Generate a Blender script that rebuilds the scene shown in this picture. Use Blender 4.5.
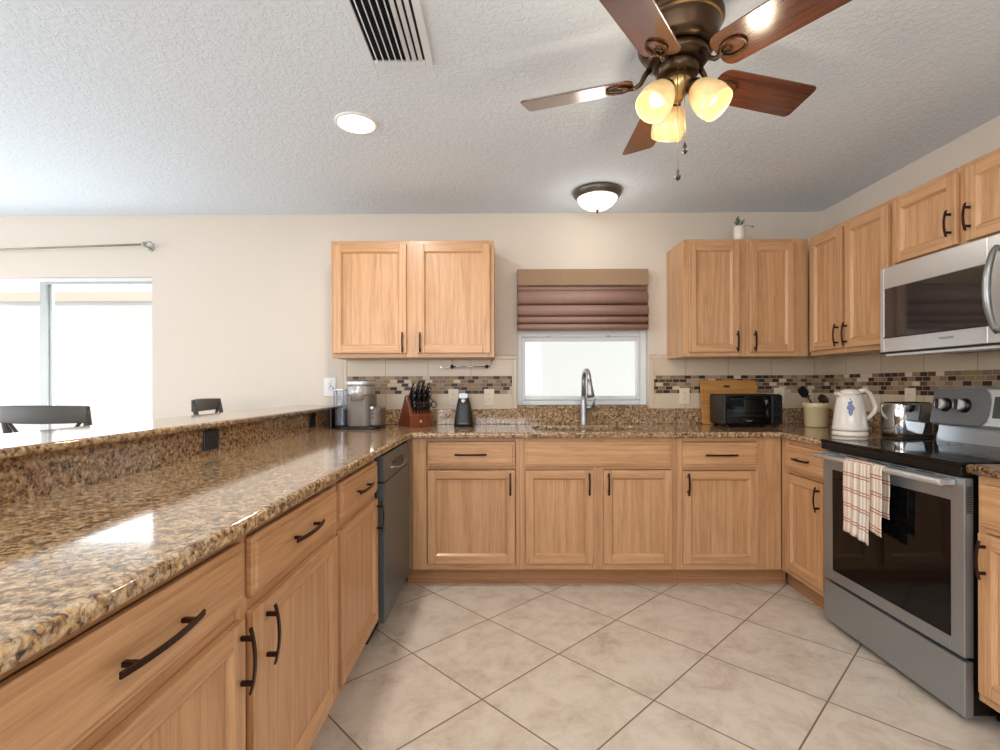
import bpy, bmesh, math, random
from mathutils import Vector, Matrix
random.seed(4)
S = bpy.context.scene
C = S.collection
for o in list(bpy.data.objects): bpy.data.objects.remove(o, do_unlink=True)
R = math.radians

# ---------------------------------------------------------------- camera
FPX = 501.786
cd = bpy.data.cameras.new('camera'); cam = bpy.data.objects.new('camera', cd); C.objects.link(cam)
cd.sensor_fit = 'HORIZONTAL'; cd.sensor_width = 36.0; cd.lens = FPX*36.0/1000.0
cd.shift_x = 0.0013; cd.shift_y = 0.0100; cd.clip_start = 0.02
cam.matrix_world = (Matrix.Translation((0, 0, 1.1905)) @ Matrix.Rotation(.0068, 4, 'Z') @
                    Matrix.Rotation(R(90), 4, 'X') @ Matrix.Rotation(-.0029, 4, 'Z'))
S.camera = cam
# ---------------------------------------------------------------- world, daylight, exposure
W = bpy.data.worlds.new('world'); S.world = W; W.use_nodes = True
bg = W.node_tree.nodes['Background']; bg.inputs[0].default_value = (.93, .97, 1, 1); bg.inputs[1].default_value = 1.15
S.view_settings.view_transform = 'Standard'; S.view_settings.look = 'None'
S.view_settings.exposure = 0.0; S.view_settings.gamma = 1.0; S.view_settings.use_curve_mapping = False

def area(name, loc, rot, sx, sy, power, col=(1, 1, 1)):
    l = bpy.data.lights.new(name, 'AREA'); l.shape = 'RECTANGLE'; l.size = sx; l.size_y = sy
    l.energy = power; l.color = col
    o = bpy.data.objects.new(name, l); C.objects.link(o); o.location = loc; o.rotation_euler = rot
    return o
# area lights added as daylight fill in unseen rear and left wall openings
area('daylight_fill_rear', (-1.5, -2.88, 1.60), (R(90), 0, R(180)), 4.6, 1.25, 96, (.95, .975, 1)).rotation_euler = (R(90+22), 0, 0)
area('daylight_fill_left', (-5.38, .6, 1.25), (R(90+25), 0, R(-90)), 4.2, 2.0, 84, (.92, .96, 1))
# daylight of the glass door in the far wall
area('daylight_door', (-3.35, 3.72, 1.05), (R(-90-15), 0, 0), 1.6, 1.7, 30, (.93, .97, 1))
# unseen ceiling fill lamps, added to brighten the kitchen, shaped like downlights
for dx, dy in ((.9, .55), (-.674, .35), (.9, -.9), (-.674, -1.2)):
    d_ = area('downlight', (dx, dy, 2.395), (0, 0, 0), .16, .16, 8, (1, .98, .95)); d_.data.shape = 'DISK'
sl = bpy.data.lights.new('sun', 'SUN'); sl.energy = 2.2; sl.angle = R(2); sl.color = (1, .97, .93)
so = bpy.data.objects.new('sun', sl); C.objects.link(so); so.location = (-3, 8, 5); so.rotation_euler = (R(30), 0, 0)

# ---------------------------------------------------------------- room constants
YW = 3.564; XW = 2.262; ZC = 2.408
XL = -5.4; YR = -2.9
ZT = .914

# ---------------------------------------------------------------- materials
def lin(c): return tuple(((v/255)/12.92 if v/255 <= .04045 else ((v/255+.055)/1.055)**2.4) for v in c)+(1,)
def newmat(name):
    m = bpy.data.materials.new(name); m.use_nodes = True
    nt = m.node_tree; b = nt.nodes['Principled BSDF']
    return m, nt, b
def N(nt, t, **k):
    n = nt.nodes.new(t)
    for a, v in k.items(): setattr(n, a, v)
    return n
def simple(name, col, rough=.5, metal=0, coat=0, bump=0, bscale=200, **k):
    m, nt, b = newmat(name)
    b.inputs['Roughness'].default_value = rough; b.inputs['Metallic'].default_value = metal
    if coat: b.inputs['Coat Weight'].default_value = coat; b.inputs['Coat Roughness'].default_value = .06
    # slight procedural tone variation
    no = N(nt, 'ShaderNodeTexNoise'); no.inputs['Scale'].default_value = k.get('ns', 12); no.inputs['Detail'].default_value = 4
    tc = N(nt, 'ShaderNodeTexCoord'); nt.links.new(tc.outputs['Object'], no.inputs['Vector'])
    mr = N(nt, 'ShaderNodeMapRange'); v = k.get('var', .05)
    mr.inputs['To Min'].default_value = 1-v; mr.inputs['To Max'].default_value = 1+v
    nt.links.new(no.outputs['Fac'], mr.inputs['Value'])
    mx = N(nt, 'ShaderNodeVectorMath', operation='SCALE'); mx.inputs[0].default_value = lin(col)[:3]
    nt.links.new(mr.outputs[0], mx.inputs['Scale']); nt.links.new(mx.outputs[0], b.inputs['Base Color'])
    if bump:
        n2 = N(nt, 'ShaderNodeTexNoise'); n2.inputs['Scale'].default_value = bscale
        nt.links.new(tc.outputs['Object'], n2.inputs['Vector'])
        bp = N(nt, 'ShaderNodeBump'); bp.inputs['Strength'].default_value = bump; bp.inputs['Distance'].default_value = .002
        nt.links.new(n2.outputs['Fac'], bp.inputs['Height']); nt.links.new(bp.outputs[0], b.inputs['Normal'])
    return m
def ramp(nt, stops, interp='LINEAR'):
    r = N(nt, 'ShaderNodeValToRGB'); e = r.color_ramp.elements; r.color_ramp.interpolation = interp
    while len(e) > 1: e.remove(e[0])
    e[0].position = stops[0][0]; e[0].color = lin(stops[0][1])
    for p, c in stops[1:]:
        x = e.new(p); x.color = lin(c)
    return r
def wood(name, axis, tones, rough=.38, sc=1.0, coat=.15):
    m, nt, b = newmat(name)
    tc = N(nt, 'ShaderNodeTexCoord'); oi = N(nt, 'ShaderNodeObjectInfo')
    off = N(nt, 'ShaderNodeVectorMath', operation='SCALE'); off.inputs[0].default_value = (37, 23, 51)
    nt.links.new(oi.outputs['Random'], off.inputs['Scale'])
    ad = N(nt, 'ShaderNodeVectorMath', operation='ADD')
    nt.links.new(tc.outputs['Object'], ad.inputs[0]); nt.links.new(off.outputs[0], ad.inputs[1])
    mp = N(nt, 'ShaderNodeMapping'); s = [40*sc]*3
    for a in axis: s['XYZ'.index(a)] = 1.5*sc
    mp.inputs['Scale'].default_value = s; nt.links.new(ad.outputs[0], mp.inputs['Vector'])
    n1 = N(nt, 'ShaderNodeTexNoise'); n1.inputs['Scale'].default_value = .40; n1.inputs['Detail'].default_value = 5
    n1.inputs['Distortion'].default_value = .8
    nt.links.new(mp.outputs[0], n1.inputs['Vector'])
    # cathedral rings
    mu = N(nt, 'ShaderNodeMath', operation='MULTIPLY'); mu.inputs[1].default_value = 8
    nt.links.new(n1.outputs['Fac'], mu.inputs[0])
    fr = N(nt, 'ShaderNodeMath', operation='PINGPONG'); fr.inputs[1].default_value = 1; nt.links.new(mu.outputs[0], fr.inputs[0])
    n2 = N(nt, 'ShaderNodeTexNoise'); n2.inputs['Scale'].default_value = 6; n2.inputs['Detail'].default_value = 6
    nt.links.new(mp.outputs[0], n2.inputs['Vector'])
    mx = N(nt, 'ShaderNodeMix'); mx.data_type = 'FLOAT'; mx.inputs[0].default_value = .72
    nt.links.new(fr.outputs[0], mx.inputs[2]); nt.links.new(n2.outputs['Fac'], mx.inputs[3])
    r = ramp(nt, [(.22, tones[0]), (.5, tones[1]), (.8, tones[2])]); nt.links.new(mx.outputs[0], r.inputs[0])
    nt.links.new(r.outputs[0], b.inputs['Base Color'])
    b.inputs['Roughness'].default_value = rough
    b.inputs['Coat Weight'].default_value = coat; b.inputs['Coat Roughness'].default_value = .2
    bp = N(nt, 'ShaderNodeBump'); bp.inputs['Strength'].default_value = .12; bp.inputs['Distance'].default_value = .0015
    nt.links.new(n2.outputs['Fac'], bp.inputs['Height']); nt.links.new(bp.outputs[0], b.inputs['Normal'])
    return m
OAK = [(172, 127, 87), (199, 152, 109), (212, 168, 126)]
oakV = wood('oak_vertical_grain', 'Z', OAK)
oakH = wood('oak_horizontal_grain', 'XY', OAK)
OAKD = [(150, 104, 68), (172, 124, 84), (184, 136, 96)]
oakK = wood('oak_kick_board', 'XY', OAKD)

def granite():
    m, nt, b = newmat('speckled_granite')
    g = N(nt, 'ShaderNodeNewGeometry')
    nz = N(nt, 'ShaderNodeTexNoise'); nz.inputs['Scale'].default_value = 40; nz.inputs['Detail'].default_value = 3
    nt.links.new(g.outputs['Position'], nz.inputs['Vector'])
    sc = N(nt, 'ShaderNodeVectorMath', operation='SCALE'); sc.inputs['Scale'].default_value = .022
    nt.links.new(nz.outputs['Color'], sc.inputs[0])
    ad = N(nt, 'ShaderNodeVectorMath', operation='ADD'); nt.links.new(g.outputs['Position'], ad.inputs[0]); nt.links.new(sc.outputs[0], ad.inputs[1])
    n1 = N(nt, 'ShaderNodeTexNoise'); n1.inputs['Scale'].default_value = 62; n1.inputs['Detail'].default_value = 6; n1.inputs['Roughness'].default_value = .68
    nt.links.new(ad.outputs[0], n1.inputs['Vector'])
    r1 = ramp(nt, [(.34, (26, 20, 18)), (.42, (74, 50, 38)), (.48, (140, 104, 70)), (.55, (182, 148, 108)), (.66, (206, 186, 156))])
    nt.links.new(n1.outputs['Fac'], r1.inputs[0])
    v = N(nt, 'ShaderNodeTexVoronoi'); v.inputs['Scale'].default_value = 125
    nt.links.new(ad.outputs[0], v.inputs['Vector'])
    sp = N(nt, 'ShaderNodeSeparateColor'); nt.links.new(v.outputs['Color'], sp.inputs[0])
    r2 = ramp(nt, [(0, (24, 18, 17)), (.2, (112, 74, 44)), (.38, (132, 122, 112)), (.54, (186, 148, 98)), (.82, (206, 186, 152))], 'CONSTANT')
    nt.links.new(sp.outputs[0], r2.inputs[0])
    mx = N(nt, 'ShaderNodeMix'); mx.data_type = 'RGBA'; mx.inputs[0].default_value = .38
    nt.links.new(r1.outputs[0], mx.inputs[6]); nt.links.new(r2.outputs[0], mx.inputs[7])
    nt.links.new(mx.outputs[2], b.inputs['Base Color'])
    b.inputs['Roughness'].default_value = .10; b.inputs['Coat Weight'].default_value = .25; b.inputs['Coat Roughness'].default_value = .025
    return m
GRAN = granite()


def floor_mat():
    m, nt, b = newmat('ceramic_floor_tile')
    g = N(nt, 'ShaderNodeNewGeometry')
    mp = N(nt, 'ShaderNodeMapping'); mp.vector_type = 'TEXTURE'
    mp.inputs['Location'].default_value = (-.0745, 2.5481, 0); mp.inputs['Rotation'].default_value = (0, 0, R(45)-.0076)
    nt.links.new(g.outputs['Position'], mp.inputs['Vector'])
    br = N(nt, 'ShaderNodeTexBrick'); br.offset = 0; br.squash = 1
    br.inputs['Scale'].default_value = 1; br.inputs['Brick Width'].default_value = .4584; br.inputs['Row Height'].default_value = .4584
    br.inputs['Mortar Size'].default_value = .0035; br.inputs['Mortar Smooth'].default_value = .2
    br.inputs['Color1'].default_value = (0, 0, 0, 1); br.inputs['Color2'].default_value = (1, 1, 1, 1)
    nt.links.new(mp.outputs[0], br.inputs['Vector'])
    n1 = N(nt, 'ShaderNodeTexNoise'); n1.inputs['Scale'].default_value = 7; n1.inputs['Detail'].default_value = 9; n1.inputs['Roughness'].default_value = .74; n1.inputs['Distortion'].default_value = .4
    # every tile has its own patch of the stone print
    of = N(nt, 'ShaderNodeVectorMath', operation='SCALE'); of.inputs['Scale'].default_value = 9
    nt.links.new(br.outputs['Color'], of.inputs[0])
    ad = N(nt, 'ShaderNodeVectorMath', operation='ADD'); nt.links.new(g.outputs['Position'], ad.inputs[0]); nt.links.new(of.outputs[0], ad.inputs[1])
    nt.links.new(ad.outputs[0], n1.inputs['Vector'])
    r = ramp(nt, [(.30, (178, 163, 147)), (.43, (202, 188, 172)), (.55, (214, 202, 187)), (.75, (221, 210, 197))])
    nt.links.new(n1.outputs['Fac'], r.inputs[0])
    mx = N(nt, 'ShaderNodeMix'); mx.data_type = 'RGBA'; mx.inputs[7].default_value = lin((128, 112, 96))
    nt.links.new(br.outputs['Fac'], mx.inputs[0]); nt.links.new(r.outputs[0], mx.inputs[6])
    nt.links.new(mx.outputs[2], b.inputs['Base Color'])
    b.inputs['Roughness'].default_value = .42
    bp = N(nt, 'ShaderNodeBump'); bp.inputs['Strength'].default_value = .5; bp.inputs['Distance'].default_value = .002; bp.invert = True
    nt.links.new(br.outputs['Fac'], bp.inputs['Height']); nt.links.new(bp.outputs[0], b.inputs['Normal'])
    return m
def ceiling_mat():
    m, nt, b = newmat('knockdown_ceiling')
    g = N(nt, 'ShaderNodeNewGeometry')
    n1 = N(nt, 'ShaderNodeTexNoise'); n1.inputs['Scale'].default_value = 48; n1.inputs['Detail'].default_value = 4; n1.inputs['Roughness'].default_value = .6; n1.inputs['Distortion'].default_value = .6
    nt.links.new(g.outputs['Position'], n1.inputs['Vector'])
    r = ramp(nt, [(.44, (0, 0, 0)), (.56, (255, 255, 255))]); nt.links.new(n1.outputs['Fac'], r.inputs[0])
    bp = N(nt, 'ShaderNodeBump'); bp.inputs['Strength'].default_value = .48; bp.inputs['Distance'].default_value = .004
    nt.links.new(r.outputs[0], bp.inputs['Height']); nt.links.new(bp.outputs[0], b.inputs['Normal'])
    b.inputs['Base Color'].default_value = lin((224, 235, 247)); b.inputs['Roughness'].default_value = .85
    return m
def tile_mat(name, w, h, zoff, cols, grout, mortar, interp='LINEAR', rough=.25, offset=.5, xoff=0.0, bumpd=.001):
    """tiles on a wall: runs along x+y, rows along z"""
    m, nt, b = newmat(name)
    g = N(nt, 'ShaderNodeNewGeometry'); s = N(nt, 'ShaderNodeSeparateXYZ'); nt.links.new(g.outputs['Position'], s.inputs[0])
    a = N(nt, 'ShaderNodeMath', operation='SUBTRACT'); nt.links.new(s.outputs[0], a.inputs[0]); nt.links.new(s.outputs[1], a.inputs[1])
    a2 = N(nt, 'ShaderNodeMath', operation='ADD'); nt.links.new(a.outputs[0], a2.inputs[0]); a2.inputs[1].default_value = 10*w+xoff
    z = N(nt, 'ShaderNodeMath', operation='SUBTRACT'); nt.links.new(s.outputs[2], z.inputs[0]); z.inputs[1].default_value = zoff
    c = N(nt, 'ShaderNodeCombineXYZ'); nt.links.new(a2.outputs[0], c.inputs[0]); nt.links.new(z.outputs[0], c.inputs[1])
    br = N(nt, 'ShaderNodeTexBrick'); br.offset = offset; br.squash = 1
    br.inputs['Scale'].default_value = 1; br.inputs['Brick Width'].default_value = w; br.inputs['Row Height'].default_value = h
    br.inputs['Mortar Size'].default_value = mortar; br.inputs['Mortar Smooth'].default_value = .1; br.inputs['Bias'].default_value = 0
    br.inputs['Color1'].default_value = (0, 0, 0, 1); br.inputs['Color2'].default_value = (1, 1, 1, 1)
    nt.links.new(c.outputs[0], br.inputs['Vector'])
    r = ramp(nt, cols, interp); nt.links.new(br.outputs['Color'], r.inputs[0])
    mx = N(nt, 'ShaderNodeMix'); mx.data_type = 'RGBA'; mx.inputs[7].default_value = lin(grout)
    nt.links.new(br.outputs['Fac'], mx.inputs[0]); nt.links.new(r.outputs[0], mx.inputs[6])
    nt.links.new(mx.outputs[2], b.inputs['Base Color']); b.inputs['Roughness'].default_value = rough
    bp = N(nt, 'ShaderNodeBump'); bp.inputs['Strength'].default_value = .6; bp.inputs['Distance'].default_value = bumpd; bp.invert = True
    nt.links.new(br.outputs['Fac'], bp.inputs['Height']); nt.links.new(bp.outputs[0], b.inputs['Normal'])
    return m
TILE = tile_mat('beige_wall_tile', .303, .5, -.1, [(0, (205, 186, 160)), (1, (212, 194, 170))], (168, 150, 130), .0025, offset=0, xoff=.14)
EDGE = tile_mat('beige_edge_tile', .151, .5, -.1, [(0, (208, 190, 165)), (1, (214, 197, 174))], (176, 158, 138), .002, offset=0)
MOSA = tile_mat('glass_stone_mosaic', .05, .0254, 1.128,
                [(0, (46, 28, 20)), (.24, (132, 106, 84)), (.42, (164, 138, 112)), (.60, (84, 60, 46)), (.72, (210, 190, 164)), (.84, (144, 122, 84))],
                (178, 158, 132), .0016, 'CONSTANT', rough=.5, offset=.37, bumpd=.0006)

WALL = simple('beige_wall_paint', (217, 206, 193), .7, bump=.15, bscale=260, var=.01)
WHITE = simple('white_trim_paint', (236, 237, 236), .4, var=.01)
VINYL = simple('white_vinyl', (228, 231, 233), .35, var=.01)
BRONZE = simple('dark_bronze', (58, 36, 28), .35, .75)
FANBR = simple('antique_bronze', (80, 62, 46), .32, .85, var=.15)
BRASS = simple('warm_brass', (196, 162, 108), .28, .9)
STEEL = simple('brushed_steel', (160, 166, 170), .34, .75, ns=40, var=.04)
STEELL = simple('light_brushed_steel', (208, 210, 211), .28, .65, ns=40, var=.04)
STEELD = simple('dark_steel', (92, 101, 104), .38, .45, var=.04)
CHROME = simple('chrome', (214, 214, 216), .07, 1)
NICKEL = simple('brushed_nickel', (176, 177, 178), .36, .9)
BLACKG = simple('black_glass', (9, 9, 10), .05, 0)
BLACK = simple('black_plastic', (15, 15, 16), .38)
BLACKM = simple('black_enamel', (16, 16, 18), .3)
GREYP = simple('charcoal_grey_plastic', (104, 105, 106), .42)
GREYM = simple('grey_metallic_plastic', (118, 109, 101), .42, .2)
SILVP = simple('silver_plastic', (186, 184, 180), .25, .5)
CHERRY = wood('cherry_wood', 'Z', [(84, 36, 18), (112, 52, 26), (132, 68, 36)], .35, 1.2, .15)
BAMBOO = wood('bamboo_board', 'X', [(158, 104, 46), (184, 128, 62), (198, 146, 80)], .5, 1, 0)
WHITEC = simple('white_ceramic', (232, 224, 212), .2, coat=.5, var=.01)
CREAMC = simple('cream_stoneware', (220, 200, 156), .3, coat=.4)
IVORY = simple('ivory_plastic', (226, 212, 190), .35, var=.01)
NAVY = simple('navy_black_plate', (26, 32, 46), .3)
BLIND = simple('mauve_brown_fabric', (164, 132, 120), .8, bump=.4, bscale=900, ns=180, var=.16)
VALAN = simple('tan_woven_fabric', (156, 128, 102), .85, bump=.4, bscale=700, ns=140, var=.22)
STOOLM = simple('charcoal_brown_wood', (62, 58, 52), .45, ns=30, var=.12)
DARKIN = simple('dark_void', (14, 13, 12), .9)
VENTM = simple('white_vent_metal', (224, 232, 242), .45, var=.01)
LEAF = simple('sage_leaf', (96, 112, 84), .6, var=.2)
STUCCO = simple('pale_stucco', (236, 236, 234), .9, var=.02)
SOFF = simple('soffit_paint', (240, 222, 204), .9, var=.02)
PAVE = simple('pale_paving', (206, 204, 198), .8, var=.05)
FANW = wood('cherry_fan_blade', 'X', [(62, 32, 20), (88, 46, 28), (102, 56, 35)], .22, .8, .9)
TOFF = simple('white_print', (150, 150, 150), .5)
GREYT = simple('grey_print', (120, 120, 120), .5)

for q_ in (BLACKM, BLACKG): q_.node_tree.nodes['Principled BSDF'].inputs['Specular IOR Level'].default_value = .28
BLACKM.node_tree.nodes['Principled BSDF'].inputs['Base Color'].default_value = (.004, .004, .005, 1)
def glass_mat():
    m = bpy.data.materials.new('window_glass'); m.use_nodes = True; nt = m.node_tree
    nt.nodes.remove(nt.nodes['Principled BSDF']); out = nt.nodes['Material Output']
    t = N(nt, 'ShaderNodeBsdfTransparent'); t.inputs[0].default_value = (.95, .96, .96, 1)
    g = N(nt, 'ShaderNodeBsdfGlossy'); g.inputs['Roughness'].default_value = .01
    mx = N(nt, 'ShaderNodeMixShader'); mx.inputs[0].default_value = .02
    nt.links.new(t.outputs[0], mx.inputs[1]); nt.links.new(g.outputs[0], mx.inputs[2]); nt.links.new(mx.outputs[0], out.inputs[0])
    return m
GLASS = glass_mat()
def clear_plastic():
    m = bpy.data.materials.new('clear_smoke_plastic'); m.use_nodes = True; nt = m.node_tree
    nt.nodes.remove(nt.nodes['Principled BSDF']); out = nt.nodes['Material Output']
    t = N(nt, 'ShaderNodeBsdfTransparent'); t.inputs[0].default_value = (.72, .74, .77, 1)
    g = N(nt, 'ShaderNodeBsdfGlossy'); g.inputs['Roughness'].default_value = .08; g.inputs[0].default_value = (.8, .85, .95, 1)
    mx = N(nt, 'ShaderNodeMixShader'); mx.inputs[0].default_value = .08
    nt.links.new(t.outputs[0], mx.inputs[1]); nt.links.new(g.outputs[0], mx.inputs[2]); nt.links.new(mx.outputs[0], out.inputs[0])
    return m
CLEAR = clear_plastic()
def emis(name, col, st, base=(240, 230, 210), ns=0, lo=.8, hi=1.2):
    m, nt, b = newmat(name)
    b.inputs['Base Color'].default_value = lin(base); b.inputs['Roughness'].default_value = .3
    b.inputs['Emission Color'].default_value = lin(col); b.inputs['Emission Strength'].default_value = st
    if ns:
        tc = N(nt, 'ShaderNodeTexCoord')
        n = N(nt, 'ShaderNodeTexNoise'); n.inputs['Scale'].default_value = ns; n.inputs['Distortion'].default_value = 1.5
        nt.links.new(tc.outputs['Object'], n.inputs['Vector'])
        mr = N(nt, 'ShaderNodeMapRange'); mr.inputs['From Min'].default_value = .3; mr.inputs['From Max'].default_value = .7
        mr.inputs['To Min'].default_value = st*lo; mr.inputs['To Max'].default_value = st*hi
        nt.links.new(n.outputs['Fac'], mr.inputs['Value']); nt.links.new(mr.outputs[0], b.inputs['Emission Strength'])
    return m
SHADE = emis('alabaster_glass_lit', (255, 204, 124), .34, (206, 178, 136), 22, .6, 1.4)
SHADEW = emis('frosted_glass_lit', (255, 252, 244), 1.1, (245, 245, 240), 9, .9, 1.1)
LENS = emis('downlight_lens', (255, 253, 248), 3.0)
CLOCK = emis('clock_display', (120, 160, 170), .25, (20, 30, 34))

def towel_mat():
    m, nt, b = newmat('plaid_cotton'); b.inputs['Roughness'].default_value = .9
    uv = N(nt, 'ShaderNodeTexCoord'); s = N(nt, 'ShaderNodeSeparateXYZ'); nt.links.new(uv.outputs['UV'], s.inputs[0])
    def band(src, n, lo, hi, off=0.0):
        a = N(nt, 'ShaderNodeMath', operation='MULTIPLY_ADD'); a.inputs[1].default_value = n; a.inputs[2].default_value = off; nt.links.new(src, a.inputs[0])
        f = N(nt, 'ShaderNodeMath', operation='FRACT'); nt.links.new(a.outputs[0], f.inputs[0])
        g1 = N(nt, 'ShaderNodeMath', operation='GREATER_THAN'); g1.inputs[1].default_value = lo; nt.links.new(f.outputs[0], g1.inputs[0])
        g2 = N(nt, 'ShaderNodeMath', operation='LESS_THAN'); g2.inputs[1].default_value = hi; nt.links.new(f.outputs[0], g2.inputs[0])
        p = N(nt, 'ShaderNodeMath', operation='MULTIPLY'); nt.links.new(g1.outputs[0], p.inputs[0]); nt.links.new(g2.outputs[0], p.inputs[1])
        return p.outputs[0]
    cur = None
    base = lin((232, 222, 206))
    layers = [(band(s.outputs[0], 26, .10, .42), (200, 150, 120), .6), (band(s.outputs[0], 26, .62, .80), (170, 168, 165), .55),
              (band(s.outputs[1], 15, .10, .17), (160, 52, 44), .85), (band(s.outputs[1], 15, .27, .34), (160, 52, 44), .85)]
    for msk, col, st in layers:
        mx = N(nt, 'ShaderNodeMix'); mx.data_type = 'RGBA'
        k = N(nt, 'ShaderNodeMath', operation='MULTIPLY'); k.inputs[1].default_value = st; nt.links.new(msk, k.inputs[0])
        nt.links.new(k.outputs[0], mx.inputs[0])
        if cur is None: mx.inputs[6].default_value = base
        else: nt.links.new(cur, mx.inputs[6])
        mx.inputs[7].default_value = lin(col); cur = mx.outputs[2]
    nt.links.new(cur, b.inputs['Base Color'])
    return m
TOWEL = towel_mat()

# ---------------------------------------------------------------- builders
WL = {}
class MB:
    def __init__(s): s.bm = bmesh.new(); s.F = None
    def v(s, p): return s.bm.verts.new(p)
    def face(s, vs, m=0, sm=False):
        try: f = s.bm.faces.new(vs)
        except ValueError: return None
        f.material_index = m; f.smooth = sm; return f
    def box(s, a, b, m=0, T=None):
        T = T or s.F or (lambda x, y, z: (x, y, z))
        c = [s.v(T(x, y, z)) for z in (a[2], b[2]) for y in (a[1], b[1]) for x in (a[0], b[0])]
        for q in ((0, 1, 3, 2), (4, 6, 7, 5), (0, 4, 5, 1), (2, 3, 7, 6), (0, 2, 6, 4), (1, 5, 7, 3)): s.face([c[i] for i in q], m)
        return s
    def quad(s, pts, m=0, T=None):
        T = T or s.F or (lambda x, y, z: (x, y, z))
        s.face([s.v(T(*p)) for p in pts], m); return s
    def lathe(s, prof, c=(0, 0, 0), M=None, seg=32, m=0, cap0=True, cap1=True, smooth=True):
        M = M or Matrix.Identity(3); c = Vector(c); rings = []
        for r, z in prof:
            rings.append([s.v(c+M @ Vector((r*math.cos(2*math.pi*k/seg), r*math.sin(2*math.pi*k/seg), z))) for k in range(seg)])
        for a, b in zip(rings, rings[1:]):
            for k in range(seg): s.face([a[k], a[(k+1) % seg], b[(k+1) % seg], b[k]], m, smooth)
        if cap0: s.face(rings[0][::-1], m)
        if cap1: s.face(rings[-1], m)
        return s
    def tube(s, pts, r, seg=10, m=0, flat=None, close=False):
        """round tube; r number or list; flat=(w,h) gives an oval section"""
        pts = [Vector(p) for p in pts]; rings = []; n = len(pts); up = None
        for i, p in enumerate(pts):
            if close: d = pts[(i+1) % n]-pts[i-1]
            else: d = pts[min(i+1, n-1)]-pts[max(i-1, 0)]
            d.normalize()
            if up is None:
                up = Vector((0, 0, 1)) if abs(d.z) < .9 else Vector((0, 1, 0))
            a = d.cross(up).normalized(); bb = a.cross(d).normalized(); up = bb
            rr = r[i] if isinstance(r, (list, tuple)) else r
            rings.append([s.v(p+a*rr*math.cos(2*math.pi*k/seg)+bb*rr*math.sin(2*math.pi*k/seg)*(flat or 1)) for k in range(seg)])
        pairs = list(zip(rings, rings[1:]))
        if close: pairs.append((rings[-1], rings[0]))
        for a, b in pairs:
            for k in range(seg): s.face([a[k], a[(k+1) % seg], b[(k+1) % seg], b[k]], m, True)
        if not close: s.face(rings[0][::-1], m); s.face(rings[-1], m)
        return s
    def prism(s, poly, d0, d1, T, m=0, sm=False):
        """polygon [(a,b)] swept from d0 to d1; T(a,b,d)->world"""
        A = [s.v(T(a, b, d0)) for a, b in poly]; B = [s.v(T(a, b, d1)) for a, b in poly]
        n = len(poly)
        s.face(A, m); s.face(B[::-1], m)
        for k in range(n): s.face([A[k], A[(k+1) % n], B[(k+1) % n], B[k]], m, sm)
        return s
    def build(s, name, mats, parent=None, bevel=0, seg=2, subsurf=0, origin=None, auto=False):
        if not isinstance(mats, (list, tuple)): mats = [mats]
        bmesh.ops.recalc_face_normals(s.bm, faces=s.bm.faces)
        vs = s.bm.verts
        lo = Vector([min(v.co[i] for v in vs) for i in range(3)]); hi = Vector([max(v.co[i] for v in vs) for i in range(3)])
        c = Vector(origin) if origin is not None else Vector(((lo.x+hi.x)/2, (lo.y+hi.y)/2, lo.z))
        for v in vs: v.co -= c
        me = bpy.data.meshes.new(name); s.bm.to_mesh(me); s.bm.free()
        for m in mats: me.materials.append(m)
        o = bpy.data.objects.new(name, me); C.objects.link(o)
        WL[o.name] = c
        if parent is not None: o.parent = parent; o.location = c-WL[parent.name]
        else: o.location = c
        if bevel:
            b = o.modifiers.new('bevel', 'BEVEL'); b.width = bevel; b.segments = seg; b.limit_method = 'ANGLE'; b.angle_limit = R(40); b.harden_normals = False
        if subsurf:
            b = o.modifiers.new('sub', 'SUBSURF'); b.levels = subsurf; b.render_levels = subsurf
        return o
def tag(o, label, cat, group=None, kind=None):
    n_ = o.name.split('.')[0]
    group = group or {'base_cabinet': 'oak base cabinets', 'sink_cabinet': 'oak base cabinets', 'wall_cabinet': 'oak wall cabinets', 'wall_outlet': 'wall outlets along the worktop', 'kitchen_utensil': 'utensils in the crock', 'granite_worktop': 'granite worktops'}.get(n_)
    if label: o['label'] = label
    if cat: o['category'] = cat
    if group: o['group'] = group
    if kind: o['kind'] = kind
    return o
def thing(name, loc, label, cat, group=None):
    o = bpy.data.objects.new(name, None); C.objects.link(o); o.location = loc; o.empty_display_size = .05
    WL[o.name] = Vector(loc); return tag(o, label, cat, group)
def struct(o): o['kind'] = 'structure'; return o
def box(name, a, b, mat, parent=None, bevel=0, seg=2):
    return MB().box(a, b).build(name, mat, parent, bevel, seg)
def copy_tree(o, loc=None, rot=None, **lab):
    c = o.copy(); C.objects.link(c)
    if loc is not None: c.location = loc; WL[c.name] = Vector(loc)
    if rot is not None: c.rotation_euler = rot
    for k, v in lab.items(): c[k] = v
    for ch in o.children:
        d = ch.copy(); C.objects.link(d); d.parent = c
        for g in ch.children:
            e = g.copy(); C.objects.link(e); e.parent = d
    return c

# ---------------------------------------------------------------- room shell
t = .14
def mbbox(m, x0, x1, y0, y1, z0, z1, mi=0): m.box((x0, y0, z0), (x1, y1, z1), mi); return m
struct(box('floor', (XL-t, YR-t, -.1), (XW+t, YW+t, 0), floor_mat()))
struct(box('ceiling', (XL-t, YR-t, ZC), (XW+t, YW+t, ZC+.1), ceiling_mat()))
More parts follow.
